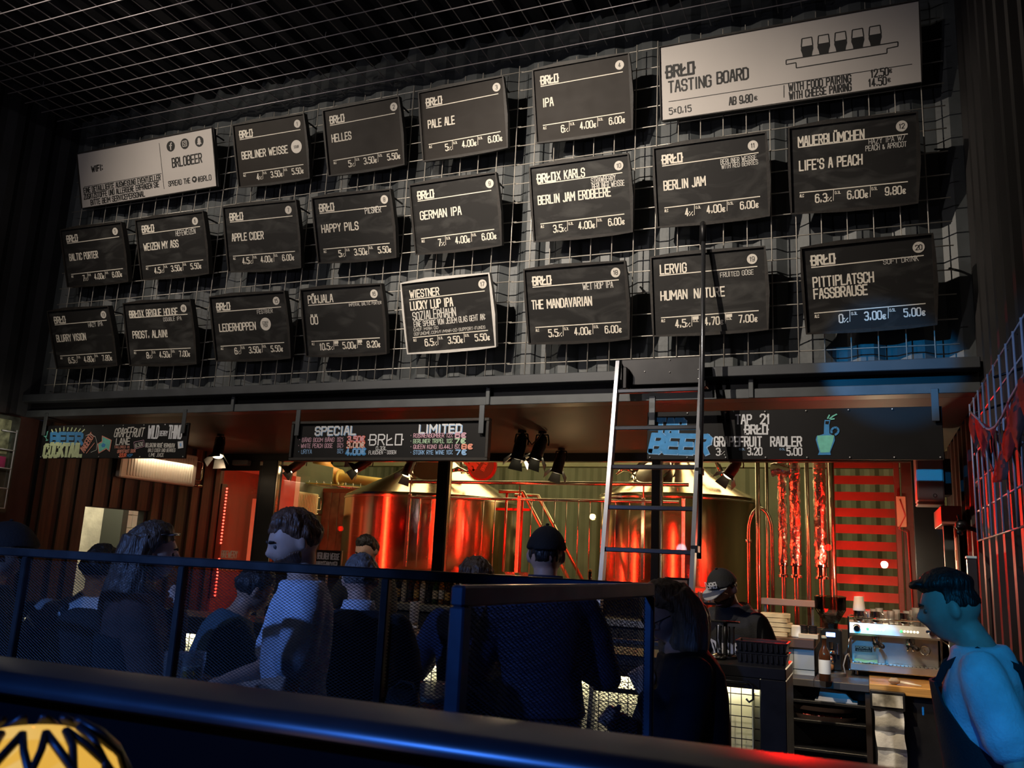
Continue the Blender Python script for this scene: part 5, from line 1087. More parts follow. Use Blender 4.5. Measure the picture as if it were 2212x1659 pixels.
xa, xb = 3.0, 6.118
MB().bbox(xa, xb, RY - .014, RY + .014, RZ - .03, RZ, .004).build('handrail', M_RAIL, t)
MB().bbox(xa, xb, RY - .014, RY + .014, .50, .53, .004).build('bottom_rail', M_RAIL, t)
for px in (44, 388, 833): x = atY(px, 1300, RY).x; MB().bbox(x - .013, x + .013, RY - .014, RY + .014, .42, RZ - .03, .003).build('post', M_RAIL, t)
MB().bbox(xb - .012, xb, RY - .014, RY + .014, .42, RZ - .03, .003).build('post', M_RAIL, t)
expanded(MB(), (xa, RY + .004, 0), (1, 0, 0), xb - xa - .03, .53, RZ - .03, (0, 1, 0)).build('mesh_infill', M_EXP, t)
t = thing('gate_panel', 'framed expanded metal panel turning back from the railing end', 'railing', loc=(6.118, -3.04, 0), rz=-.085)
GX = 0; ya, yb = -1.03, -.032
MB().bbox(GX - .013, GX + .013, ya, yb, RZ - .034, RZ, .004).build('top_rail', mat('gate_steel', (.13, .11, .11), .35, .7, noise_amt=.3, nscale=10), t)
for y, e in ((ya, .028), (yb - .01, .01)): MB().bbox(GX - .014, GX + .014, y, y + e, .42, RZ - .034, .003).build('post', mat('gate_steel', (.13, .11, .11), .35, .7), t)
MB().bbox(GX - .013, GX + .013, ya + .028, yb - .026, .5, .53, .003).build('bottom_rail', M_RAIL, t)
expanded(MB(), (GX, ya + .03, 0), (0, 1, 0), yb - ya - .06, .53, RZ - .034, (1, 0, 0)).build('mesh_infill', M_EXP, t)
# narrow shelf along the far side of the railing with drinks
t = thing('rail_shelf', 'narrow dark standing shelf along the far side of the railing', 'shelf', loc=(0, 0, 0))
SZ = 1.14
MB().bbox(3.2, 6.0, RY + .03, RY + .22, SZ - .03, SZ, .004).build('board', mat('shelf_dark_wood', (.03, .02, .015), .4, noise_amt=.3), t)
for x in (3.6, 4.6, 5.7): MB().bbox(x - .02, x + .02, RY + .1, RY + .14, 0, SZ - .03, .003).build('leg', M_BLACK, t)
def on_shelf(px, py, dy): return atY(px, py, RY + dy).x
pint('beer glass on the rail shelf beside the second railing post', on_shelf(418, 1440, .12), RY + .12, SZ, 'gold', .038, .15, .6, 'glasses on the rail shelf')
pint('empty glass on the rail shelf against the second railing post', on_shelf(375, 1440, .14), RY + .14, SZ, 'gold', .036, .14, .25, 'glasses on the rail shelf')
pint('amber beer glass on the rail shelf near the gate panel', on_shelf(938, 1480, .1), RY + .1, SZ, 'amber', .043, .14, .62, 'glasses on the rail shelf')
p = on_shelf(872, 1480, .13)
t = thing('handbag', 'dark slouched bag with two peaks on the rail shelf', 'bag', loc=(p, RY + .13, SZ))
HB = lambda z, a, b: [(a * math.cos(k * math.pi / 8), b * math.sin(k * math.pi / 8), z) for k in range(16)]
mb = MB().rings([HB(0, .05, .04), HB(.01, .058, .05), HB(.05, .06, .05), HB(.08, .05, .035), HB(.09, .045, .012)])
for i, q in enumerate(mb.v):
    if q[2] > .06: mb.v[i] = (q[0], q[1], q[2] + .03 * max(0, abs(q[0]) / .045 - .45))
mb.build('body', mat('bag_black', (.015, .014, .016), .7), t, True); MB().tube([(-.04, 0, .1), (-.02, .02, .125), (.02, .02, .12), (.045, 0, .1)], .005, 8).build('strap', mat('bag_black', (.015, .014, .016), .7), t, True)
# ================================================================ rail in front of the viewer, table with lantern
t = thing('bar_ledge', 'wide dark steel ledge running along the near edge of the picture', 'ledge', loc=(0, 0, 0))
M_LEDGE = mat('ledge_steel', (.10, .095, .09), .33, .75, noise_amt=.15, nscale=6)
sec = [(-4.405, 1.469), (-4.41, 1.474), (-4.505, 1.474), (-4.517, 1.470), (-4.524, 1.462), (-4.526, 1.456), (-4.526, 1.452), (-4.521, 1.448), (-4.41, 1.448), (-4.405, 1.452)]
MB().rings([[(x, y, z) for y, z in sec] for x in (4.2, 7.2)]).build('top', M_LEDGE, t, True, 40)
MB().bbox(4.2, 7.2, -4.49, -4.45, 1.05, 1.448, .003).build('fascia', mat('fascia_black', (.003, .003, .003), .9, spec=.1), t)
for x in (4.4, 5.4, 6.35, 7.1): MB().bbox(x - .02, x + .02, -4.49, -4.45, .42, 1.05, .003).build('post', M_BLACK, t)
t = thing('side_table', 'dark table below the ledge carrying the lantern', 'table', loc=(5.93, -4.82, .42))
TH = .80
MB().bbox(-.28, .34, -.2, .3, TH - .03, TH, .006).build('top', mat('table_dark', (.02, .018, .03), .25), t)
for x in (-.24, .3):
    for y in (-.17, .27): MB().bbox(x - .02, x + .02, y - .02, y + .02, 0, TH - .03, .003).build('leg', M_BLACK, t)
t = thing('table_lantern', 'glowing amber lantern in a wide diamond wire shade', 'lantern', loc=(5.965, -4.77, .42 + TH))
R0 = .085
MB().lathe([(.001, 0), (R0, 0), (R0, .012), (.001, .014)], n=32).build('base', M_BLACK, t, True, 40)
MB().lathe([(.001, .014), (R0 * .9, .014), (R0 * .93, .06), (R0 * .93, .215), (R0 * .8, .245), (R0 * .4, .262), (.001, .266)], n=32).build('glowing_core', mat('lantern_amber', (.9, .55, .1), .5, emit=(1, .55, .08), es=.75, noise_amt=.3, nscale=14), t, True)
mb = MB(); nn = 14
for s in (1, -1):
    for k in range(nn):
        pts = []
        for j in range(17):
            a = 2 * math.pi * (k + s * j / 16 * 4) / nn; z, rr = (.012 + j * .0165, R0) if j < 13 else ((.226, R0 * .97), (.243, R0 * .86), (.258, R0 * .66), (.268, R0 * .45))[j - 13]; pts.append((rr * math.cos(a), rr * math.sin(a), z))
        mb.tube(pts, .0036, 6)
mb.build('wire_shade', M_BLACK, t, True)
t = thing('table_card', 'small white folded card on the table under the ledge', 'card', loc=(6.135, -4.74, .42 + TH), rz=.5)
MB().rings([[(-.03, 0, 0), (.03, 0, 0), (.03, .02, .24), (-.03, .02, .24)], [(-.03, .002, 0), (.03, .002, 0), (.03, .022, .24), (-.03, .022, .24)]]).build('front_leaf', mat('card_white', (.7, .7, .72), .6), t)
MB().rings([[(-.03, .046, 0), (.03, .046, 0), (.03, .022, .24), (-.03, .022, .24)], [(-.03, .048, 0), (.03, .048, 0), (.03, .024, .24), (-.03, .024, .24)]]).build('back_leaf', mat('card_white', (.7, .7, .72), .6), t)
# ================================================================ side wall: wire rack with bunting, brackets
t = thing('wire_rack', 'white wire rack leaning on the red lit side wall', 'wire rack', loc=(0, 0, 0))
RX = 7.12; mb = MB(); ys = [atX(px, 1000, RX).y for px in (2102, 2112, 2125, 2137, 2149, 2161.5, 2175, 2192, 2208)]
stp = (ys[-1] - ys[0]) / 8; ys = [ys[0] + stp * k for k in range(12)]
zb, zt = atX(2110, 1168, RX).z, atX(2160, 762, RX).z
for y in ys: mb.tube([(RX, y, zb), (RX, y, zt)], .0042, 6)
zs = [zb]
while zs[-1] + .132 < zt: zs.append(zs[-1] + .132)
for z in zs + [zt]: mb.tube([(RX + .006, ys[0] + .02, z), (RX + .006, ys[-1] - .1, z)], .0042, 6)
mb.build('grid', mat('rack_white', (.55, .55, .6), .4, .2), t, True)
for y in (ys[0], ys[5]): MB().tube([(RX, y, zt - .05), (XR, y, zt)], .006, 6).build('wall_hook', M_BLACK, t, True)
t = thing('bunting', 'string of dark red and grey pennants on the wire rack', 'bunting', loc=(0, 0, 0))
pts = [atX(px, py, RX - .03) for px, py in ((2096, 890), (2112, 905), (2128, 925), (2138, 928), (2150, 922), (2165, 900), (2183, 860), (2205, 822), (2225, 790))]
MB().tube(pts, .005, 6).build('cord', mat('cord_white', (.6, .6, .62), .8), t, True)
for k in range(8):
    a, b = pts[k], pts[k + 1]; m = (a + b) / 2; n = 7; red = k in (1, 3, 5)
    L = (.16, .2, .17, .2, .2, .17, .2, .2)[k]; rs = []
    for j in range(n):
        f = j / (n - 1); s = (1 - .5 * f); pa, pb = m + (a - m) * s + V((-.012 * math.sin(f * 4 + k), 0, -L * f)), m + (b - m) * s + V((.012 * math.sin(f * 5 + k), 0, -L * f + .012 * math.sin(k)))
        rs.append([pa, pb, pb + V((.003, 0, 0)), pa + V((.003, 0, 0))])
    MB().rings(rs).build('pennant', mat('pennant_red', (.42, .03, .03), .8, noise_amt=.5, nscale=14) if red else mat('pennant_grey', (.10, .07, .08), .8, noise_amt=.6, nscale=14), t, True)
q = atX(2085, 1145, 7.2)
t = thing('wall_clamp', 'black clamp arm reaching from the wall to the wire rack', 'clamp', loc=(7.2, q.y, q.z)); MB().tube([(.06, 0, 0), (-.02, -.1, .02), (-.06, -.3, .0)], .014, 8).sph((-.03, -.12, .02), .035).tube([(-.03, -.12, .02), (-.05, -.16, .08)], .008, 6).build('arm', M_BLACK, t, True); MB().tube([(-.04, -.2, -.03), (-.08, -.5, -.04)], .012, 8).build('rod', M_BLACK, t, True)
t = thing('wall_poster', 'striped red poster panel on the side wall behind the barista', 'poster', loc=(7.19, 1.55, 1.45))
MB().bbox(.02, .035, -.25, .3, 0, .62, .004).build('panel', mat('poster_red', (.5, .2, .15), .5), t)
for k in range(4): MB().bbox(.015, .021, -.24, .29, .03 + k * .15, .1 + k * .15, .001).build('stripe', mat('poster_stripe', (.65, .35, .2), .5), t)
t = thing('wall_post', 'grey square post beside the striped poster', 'post', loc=(7.12, 1.05, 0)); MB().bbox(0, .06, 0, .07, 0, 2.0, .004).build('shaft', mat('post_grey', (.04, .045, .045), .5), t); MB().bbox(-.02, .1, -.15, .5, 2.0, 2.12, .004).build('head_board', mat('head_board', (.4, .12, .08), .5), t)
q = atX(2097, 1215, 7.18)
t = thing('door_bar', 'short steel bar with a pale cap on the side wall', 'bar', loc=(7.16, q.y, 0)); MB().bbox(0, .05, -.03, .03, 0, q.z + .02, .004).build('shaft', mat('bar_steel', (.06, .05, .05), .35, .3), t); MB().bbox(-.004, .05, -.034, .034, q.z + .02, q.z + .035, .003).build('cap', mat('bar_cap', (.6, .75, .7), .4), t)
# ================================================================ poster case on the far wall
t = thing('poster_case', 'glossy poster case with white wire border at the picture edge', 'poster', loc=(XL + .02, -.62, 1.83))
MB().bbox(0, .04, -.5, .54, 0, .84, .006).build('case', mat('case_dark', (.06, .065, .055), .12, noise_amt=.6, nscale=9, coat=.6), t)
MB().bbox(.04, .046, -.45, .45, .5, .8, .001).build('upper_print', mat('print_olive', (.20, .21, .13), .3, noise_amt=.8, nscale=16), t); MB().bbox(.04, .046, -.45, .45, .38, .48, .001).build('magenta_print', mat('print_magenta', (.4, .03, .16), .4, noise_amt=.4), t)
mb = MB(); mb.tube([(.06, .5, .72), (.06, .5, .04), (.06, -.5, .04)], .006, 8)
for z in (.7, .54, .38, .21): mb.tube([(.06, .5, z), (.06, .36, z)], .006, 8)
mb.build('wire_border', mat('rack_white', (.55, .55, .6), .4, .2), t, True)
MB().tube([(.02, .3, .84), (.03, .3, .88), (.05, .3, .9), (.04, .3, .94), (.01, .3, .95)], .008, 8).build('hanger', M_CHR, t, True)
point('case_lamp_light', (.05, -.3, 2.55), 1.2, (1, .9, .7), .03)
# ================================================================ people
def smooth(a, b, x): t = max(0, min(1, (x - a) / (b - a))); return t * t * (3 - 2 * t)
def remesh(mb, vox, it=2, nz=0, nf=9, seed=0, fac=.5):
    me = bpy.data.meshes.new('tmp'); me.from_pydata(mb.v, [], mb.f); me.update()
    o = bpy.data.objects.new('tmp', me); COL.objects.link(o)
    m = o.modifiers.new('r', 'REMESH'); m.mode = 'VOXEL'; m.voxel_size = vox
    s = o.modifiers.new('s', 'SMOOTH'); s.iterations = it; s.factor = fac
    dg = bpy.context.evaluated_depsgraph_get(); ev = o.evaluated_get(dg); em = ev.to_mesh()
    out = MB(); out.v = [tuple(v.co) for v in em.vertices]; out.f = [tuple(p.vertices) for p in em.polygons]
    if nz:
        nn = [v.normal.copy() for v in em.vertices]
        for i, q in enumerate(out.v):
            p = V(q); out.v[i] = tuple(p + nn[i] * nz * (noise.noise(V((p.x * nf + seed, p.y * nf, p.z * nf * .55))) + .5 * noise.noise(p * nf * 2.3)))
    ev.to_mesh_clear(); bpy.data.objects.remove(o); bpy.data.meshes.remove(me)
    return out
def gauss(d, c, s): q = d - V(c); return math.exp(-(q.length_squared) / (2 * s * s))
def head_pt(x, y, z):
    """unit direction -> skull and face surface (y forward, z up); about 0.235 m tall"""
    p = V((x * .076, y * (.093 if y > 0 else .100), z * .117))
    if z < 0:                                                     # jaw narrows, nape comes forward
        t = smooth(0, 1, -z); p.x *= 1 - .30 * t
        if y < 0: p.y *= 1 - .45 * t
        else: p.y *= 1 - .06 * t
    if y > .2 and z > .25: p.y *= 1 - .10 * smooth(.25, .9, z)
    f = 0
    f += .020 * gauss(p, (0, .088, -.022), .013) + .013 * gauss(p, (0, .09, -.006), .009) + .005 * gauss(p, (0, .09, .012), .012)
    f += .005 * gauss(p, (.03, .082, .026), .014) + .005 * gauss(p, (-.03, .082, .026), .014)
    f -= .010 * gauss(p, (.031, .08, .006), .012) + .010 * gauss(p, (-.031, .08, .006), .012)
    f += .006 * gauss(p, (0, .085, -.058), .011) + .004 * gauss(p, (0, .085, -.072), .01) - .003 * gauss(p, (0, .085, -.064), .004)
    f += .010 * gauss(p, (0, .075, -.098), .018) + .004 * gauss(p, (.045, .055, -.02), .02) + .004 * gauss(p, (-.045, .055, -.02), .02)
    dn = V((x * .3, max(y, .2), z * .2)); dn.normalize()
    return p + dn * f
def head_mb(scale=1.0, mask=None, thick=0, n=64, m=44, nz=0, seed=0):
    mb = MB(); rs = []
    def P(i, j):
        t = math.pi * i / m; a = 2 * math.pi * j / n; d = V((math.sin(t) * math.cos(a), math.sin(t) * math.sin(a), -math.cos(t))); p = head_pt(*d)
        if mask:
            k = mask(d); th = thick * k if k > 0 else -.012; q = d.copy()
            p = p + q * (th + (nz * noise.noise(V((d.x * 9 + seed, d.y * 9, d.z * 3))) if k > 0 else 0))
        return p * scale
    for i in range(1, m): rs.append([P(i, j) for j in range(n)])
    b = len(mb.v); mb.rings(rs, cap=False); mb.v += [tuple(P(0, 0)), tuple(P(m, 0))]; lo, hi = len(mb.v) - 2, len(mb.v) - 1
    for j in range(n): k = (j + 1) % n; mb.f.append((lo, b + k, b + j)); mb.f.append((hi, b + (m - 2) * n + j, b + (m - 2) * n + k))
    return mb
def capsule(mb, pts, rad, n=12):
    """closed tapered limb with round ends"""
    pts = [V(p) for p in pts]
    d0 = (pts[0] - pts[1]).normalized(); d1 = (pts[-1] - pts[-2]).normalized()
    P = [pts[0] + d0 * rad[0] * .95, pts[0] + d0 * rad[0] * .7] + pts + [pts[-1] + d1 * rad[-1] * .7, pts[-1] + d1 * rad[-1] * .95]
    R = [rad[0] * .25, rad[0] * .75] + list(rad) + [rad[-1] * .75, rad[-1] * .25]
    return mb.tube(P, R, n)
def hand(mb, w, dirv, palm, side, curl=.5):
    """palm and five separate bent fingers; dirv: forearm direction, palm: palm normal, side: +1/-1 thumb side"""
    d = V(dirv).normalized(); pn = (V(palm) - d * V(palm).dot(d)).normalized(); s = d.cross(pn) * side
    w = V(w)
    for k in (-.5, .0, .5): capsule(mb, [w + s * (k * .028), w + d * .05 + s * (k * .045), w + d * .085 + s * (k * .052)], [.017, .016, .013], 10)
    for k, L in enumerate((.066, .075, .070, .055)):
        b = w + d * .085 + s * (.032 - .0215 * k); a = curl * (.9 + .15 * k); pts = [b]; ang = a * .5
        for j in range(3): pts.append(pts[-1] + (d * math.cos(ang) + pn * math.sin(ang)) * (L * (.42, .32, .26)[j])); ang += a * .75
        capsule(mb, pts, [.0095, .0088, .008, .0072], 9)
    b = w + d * .025 + s * .03; t = (d * .75 + s * .6 + pn * .25).normalized(); t2 = (d + s * .1 + pn * .45).normalized()
    capsule(mb, [b, b + t * .035, b + t * .035 + t2 * .03, b + t * .035 + t2 * .052], [.0135, .0115, .010, .0085], 9)
SKIN = lambda k, c: mat('skin_' + k, c, .5, noise_amt=.08, nscale=30, spec=.35)
CLOTH = lambda k, c, r=.85: mat('cloth_' + k, c, r, noise_amt=.15, nscale=14, bump=.25, bscale=120)
HAIRM = lambda k, c: mat('hair_' + k, c, .5, noise_amt=.4, nscale=18, stretch=(3, 3, .35), bump=.6, bscale=50)
TORSO = [(.86, .15, .10, 0), (.94, .168, .112, 0), (1.02, .158, .105, .005), (1.10, .148, .098, .008), (1.20, .160, .108, .006), (1.30, .172, .114, 0), (1.37, .178, .108, -.01), (1.415, .158, .095, -.014), (1.45, .122, .078, -.018), (1.48, .086, .066, -.016), (1.51, .060, .056, -.012)]
class Fig:
    def __init__(s, label, top, D, yaw, lean=0, side=0, girth=1.0, head=(0, 0, 0), H=None, shoulder=1.0, twist=0, stoop=0):
        s.lean = math.radians(lean); s.side = math.radians(side); s.g = girth; s.sh = shoulder
        s.hr = Matrix.Rotation(math.radians(head[0]), 3, 'Z') @ Matrix.Rotation(math.radians(head[1]), 3, 'X') @ Matrix.Rotation(math.radians(head[2]), 3, 'Y')
        s.neck = s.bend(V((0, -.012, 1.485))); s.stoop = stoop
        s.hc = s.neck + s.dirv(V((0, .030 + stoop, .138 - stoop * .5)))
        P = atD(top[0], top[1], D); ztop = s.hc.z + .118
        s.k = P.z / ztop; yw = math.radians(yaw); R = Matrix.Rotation(yw, 3, 'Z')
        off = R @ V((s.hc.x, s.hc.y, 0)) * s.k
        s.root = thing('person', label, 'person', loc=(P.x - off.x, P.y - off.y, 0), rz=yw); s.root.scale = (s.k,) * 3
        s.body = MB(); s.sleeves = []
    def ang(s, z): return s.lean * smooth(.84, 1.34, z)
    def bend(s, p):
        p = V(p); z0 = .9; out = V((p.x, p.y, p.z))
        n = 10; zz = max(0, p.z - z0); c = V((0, 0, z0)); step = zz / n
        if zz <= 0: return out
        for i in range(n):
            a = s.ang(z0 + step * (i + .5)); b = s.side * smooth(.84, 1.34, z0 + step * (i + .5)); c = c + V((math.sin(b), math.sin(a), math.cos(a) * math.cos(b))) * step
        a = s.ang(p.z); b = s.side * smooth(.84, 1.34, p.z)
        return c + Matrix.Rotation(b, 3, 'Y') @ (Matrix.Rotation(-a, 3, 'X') @ V((p.x, p.y, 0)))
    def dirv(s, d): return Matrix.Rotation(s.side, 3, 'Y') @ (Matrix.Rotation(-s.lean * .75, 3, 'X') @ V(d))
    def H(s, p): return s.hc + s.hr @ V(p)
    def torso(s, mb, grow=0, z0=.86, z1=1.51, n=28, front=None):
        rs = []
        for z, rx, ry, oy in TORSO:
            if z < z0 - .001 or z > z1: continue
            rs.append([s.bend((math.copysign(abs(math.cos(a)) ** .85, math.cos(a)) * (rx * (s.sh if z > 1.25 else 1) * s.g + grow), oy + math.sin(a) * (ry * s.g + grow), z)) for a in [2 * math.pi * j / n for j in range(n)]])
        return mb.rings(rs)
    def shoulder(s, sd): return s.bend((sd * .178 * s.sh * s.g, -.012, 1.405))
    def build(s, skin, arms, shirt, sleeve='short', trousers=(.02, .02, .025), shoes=(.02, .02, .02), shirt_name='shirt', face=True, curl=.6, shirt_z0=.88, lips=True, vox=.0075, wr=.006, ears=True, hands=(True, True), shirt_grow=.016):
        """arms: {side: (elbow, wrist, palm normal)} in body space"""
        b = s.body; hm = head_mb(); b.add([s.H(p) for p in hm.v], hm.f)
        if ears:
            for sd in (-1, 1):
                e = MB().sph((0, 0, 0), .011, .019, .031, 12, 10); b.add([s.H(Matrix.Rotation(sd * .35, 3, 'Z') @ V(p) + V((sd * .078, -.012, -.005))) for p in e.v], e.f)
        capsule(b, [s.bend((0, -.02, 1.44)), s.neck.lerp(s.H((0, -.018, -.05)), .5), s.H((0, -.015, -.055))], [.062, .054, .054], 16)
        s.torso(b, -.008)
        sl = MB()
        for sd, (el, wr_, pn) in arms.items():
            sh = s.shoulder(sd); el, wr_ = V(el), V(wr_); up = (el - sh)
            capsule(b, [sh, sh.lerp(el, .35), sh.lerp(el, .8), el], [.052, .05, .042, .040], 14)
            fo = wr_ - el; capsule(b, [el, el + fo * .3, el + fo * .75, wr_], [.040, .041, .031, .026], 14)
            if hands[0 if sd < 0 else 1]: hand(b, wr_ + fo.normalized() * .02, fo, pn, sd, curl)
            g = .018
            if sleeve == 'short': capsule(sl, [sh + V((-sd * .02, 0, .0)), sh.lerp(el, .3), sh.lerp(el, .68)], [.062 + g * .5, .058 + g, .056 + g * 1.3], 16)
            elif sleeve == 'long':
                capsule(sl, [sh + V((-sd * .02, 0, 0)), sh.lerp(el, .4), el], [.063 + g * .5, .055 + g, .047 + g], 16); capsule(sl, [el, el + fo * .4, el + fo * .93], [.047 + g, .045 + g, .034 + g * .8], 16)
        for sd in (-1, 1):
            capsule(b, [(sd * .09, 0, .9), (sd * .095, .01, .48), (sd * .095, -.01, .12)], [.075, .048, .036], 12); capsule(b, [(sd * .095, -.03, .05), (sd * .098, .08, .035), (sd * .1, .15, .03)], [.038, .036, .028], 12)
        remesh(b, vox, 2).build('body', skin, s.root, True)
        if shirt:
            s.torso(sl, shirt_grow, shirt_z0, 1.485); remesh(sl, .011, 3, wr, 8, seed=s.root.location.x * 7).build(shirt_name, shirt, s.root, True)
        tr = MB(); rs = []
        for z, r1, r2 in ((.80, .155, .115), (.88, .17, .122), (.96, .165, .112), (1.0, .155, .104)): rs.append([s.bend((math.cos(a) * r1 * s.g, math.sin(a) * r2 * s.g, z)) for a in [2 * math.pi * j / 20 for j in range(20)]])
        tr.rings(rs)
        for sd in (-1, 1): capsule(tr, [(sd * .088, 0, .88), (sd * .095, .01, .48), (sd * .096, -.01, .1)], [.095, .068, .056], 14)
        remesh(tr, .014, 3, .006, 7).build('trousers', CLOTH('trouser_%d' % (trousers[0] * 1000), trousers), s.root, True)
        for sd in (-1, 1):
            m = MB(); capsule(m, [(sd * .095, -.04, .045), (sd * .1, .09, .042), (sd * .104, .17, .035)], [.046, .045, .036], 14); q = [(x, y, max(z, .002)) for x, y, z in m.v]; m.v = q; m.build('shoe', mat('shoe_%d' % (shoes[0] * 1000), shoes, .5), s.root, True)
        if face:
            for sd in (-1, 1):
                MB().sph(s.H((sd * .031, .0765, .005)), .0092, None, None, 14, 10).build('eye', mat('eye_dark', (.10, .08, .07), .2), s.root, True)
                MB().tube([s.H((sd * .014, .094, .024)), s.H((sd * .030, .093, .030)), s.H((sd * .046, .080, .025))], [.0035, .0042, .0025], 8).build('eyebrow', mat('eyebrow', (.03, .018, .012), .8), s.root, True)
            if lips: MB().tube([s.H((-.022, .0835, -.0655)), s.H((-.01, .0925, -.064)), s.H((0, .094, -.0655)), s.H((.01, .0925, -.064)), s.H((.022, .0835, -.0655))], [.002, .0042, .004, .0042, .002], 8).build('mouth', mat('lips', (.35, .13, .11), .5), s.root, True)
        return s
    def hair(s, m, kind='short', thick=.016, front=.30, nz=.012):
        def mask(d):
            hl = front + .0 * d.x
            u = smooth(.05, .45, d.y); b = (hl + .18 * d.y) * u + (1 - u) * (-.02 + (d.y - .05) * .75 if d.y > -.35 else -.32)
            b += .05 * noise.noise(V((d.x * 6, d.y * 6, 1.7)))
            e = d.z - b
            return 0 if e <= 0 else .10 + .90 * smooth(0, .42, e)
        h = head_mb(1.0, mask, thick, nz=nz, seed=s.root.location.x)
        o = MB(); o.add([s.H(p) for p in h.v], h.f)
        remesh(o, .006, 2, .0035, 40).build('hair', m, s.root, True)
        return s
    def long_hair(s, m, L=.34, w=.105, d=.09, yoff=-.03, flick=0, front=.34):
        s.hair(m, thick=.022, front=front)
        rs = []
        for i in range(12):
            f = i / 11; z = .07 - (L + .07) * f; k = (.80 + .34 * math.sin(f * 2.2)) * (1 - .25 * max(0, f - .7) * 3)
            pos = s.H((0, 0, .07)) if f < .3 else s.H((0, 0, .07))
            base = s.H((0, yoff, min(.07, z) if f < .4 else .07 - (L + .07) * .4)) if f < .4 else s.H((0, yoff, .07 - (L + .07) * .4)) + V((0, -.02 * (f - .4), -(L + .07) * (f - .4)))
            rs.append([base + s.hr @ V((math.cos(a) * w * k, math.sin(a) * d * k * (.55 if math.sin(a) > 0 else 1.05), .006 * math.sin(a * 9 + i))) + V((math.cos(a), math.sin(a), 0)) * (.006 * math.sin(a * 11 + i * .7) + flick * max(0, f - .75)) for a in [2 * math.pi * j / 36 for j in range(36)]])
        mb = MB().rings(rs); remesh(mb, .008, 2, .004, 30).build('long_hair', m, s.root, True); return s
    def cap(s, m, bm, brim=0, back=False, logo=None, flat=False, ad=.0):
        def mask(d): return 1 if d.z > (.22 if not flat else .12) + (.10 * d.y) * (1 if not back else -1) else 0
        h = head_mb(1.0, mask, .02 if not flat else .028); o = MB(); o.add([s.H(p if not flat else (p[0] * 1.08, p[1] * 1.12 + .01, p[2] * .96)) for p in h.v], h.f)
        c = remesh(o, .006, 3).build('cap_crown', m, s.root, True)
        MB().sph(s.H((0, 0, .142)), .009, .009, .006, 10, 8).build('cap_button', m, c, True)
        rs = []; sg = -1 if back else 1
        for i in range(13):
            a = math.pi * (i / 12) ; x = math.cos(a) * .074; y = .055 + math.sin(a) * .035; L = math.sin(a) ** .6 * (.085 if not flat else .055)
            rs.append([s.H((x, sg * y, .034 + .004)), s.H((x * 1.04, sg * (y + L), .034 + ad - .018 + .012 * math.cos(2 * a))), s.H((x * 1.04, sg * (y + L), .029 + ad - .018 + .012 * math.cos(2 * a))), s.H((x, sg * y, .030))])
        MB().rings(rs).build('brim', bm, c, True, 50)
        if logo:
            mb = MB(); text(mb, logo, -.042, 0, .036, .042, 0, weight=.2); vs = []
            for x, y, z in mb.v: a = x / .098; vs.append(s.H((math.sin(a) * .098, .004 + math.cos(a) * (.112 - .25 * max(0, z - .015) ** 1 * .6), .058 + z)))
            mb.v = [tuple(q) for q in vs]; mb.build('cap_lettering', mat('cap_white', (.75, .75, .72), .7), c)
        return s
    def part(s, nm, mb, m, sm=True): mb.build(nm, m, s.root, sm); return s
    def strap(s, nm, pts, m, w=.02, grow=.022):
        """flat band that follows torso points given as (x, front/back sign, z)"""
        P = []
        for x, sg, z in pts:
            rz = [(t[0], t[1], t[2], t[3]) for t in TORSO]; k = 0
            while k < len(rz) - 2 and rz[k + 1][0] < z: k += 1
            f = (z - rz[k][0]) / (rz[k + 1][0] - rz[k][0]); rx = (rz[k][1] + (rz[k + 1][1] - rz[k][1]) * f) * s.g; ry = (rz[k][2] + (rz[k + 1][2] - rz[k][2]) * f) * s.g; oy = rz[k][3]
            yy = oy + sg * (ry * math.sqrt(max(0, 1 - min(1, (x / rx) ** 2) * .8)) + grow); P.append(s.bend((x, yy, z)))
        rs = []
        for i, p in enumerate(P):
            t = (P[min(i + 1, len(P) - 1)] - P[max(i - 1, 0)]).normalized(); c = s.bend((0, 0, pts[i][2])); out = (p - c).normalized(); sd = t.cross(out).normalized()
            rs.append([p - sd * w, p + sd * w, p + sd * w + out * .006, p - sd * w + out * .006])
        MB().rings(rs).build(nm, m, s.root, True, 60) if True else 0
        return s
DARK = CLOTH('near_black', (.010, .010, .012)); NAVYC = CLOTH('navy', (.012, .02, .06)); TEAL = CLOTH('dark_teal', (.04, .085, .12)); PALEB = CLOTH('pale_blue_shirt', (.55, .62, .78)); WHITEC = CLOTH('white_cotton', (.66, .68, .70)); BROWNC = CLOTH('red_brown', (.10, .05, .04))
SK1 = SKIN('fair', (.55, .34, .25)); SK2 = SKIN('tan', (.42, .25, .17))
HB_, HD, HG, HL = HAIRM('brown', (.055, .03, .018)), HAIRM('dark', (.014, .011, .010)), HAIRM('grey', (.13, .12, .12)), HAIRM('blond', (.22, .14, .075))
# guest with flat cap at the picture's edge, facing the middle
f = Fig('person in a dark flat cap and dark jacket beside the first railing post', (18, 1135), 3.75, -42, head=(0, -4, 0))
f.build(SK1, {-1: ((-.26, .06, 1.12), (-.14, .28, 1.10), (0, 0, -1)), 1: ((.25, .1, 1.12), (.10, .30, 1.12), (0, 0, -1))}, DARK, 'long').hair(HD, front=.4).cap(DARK, DARK, flat=True)
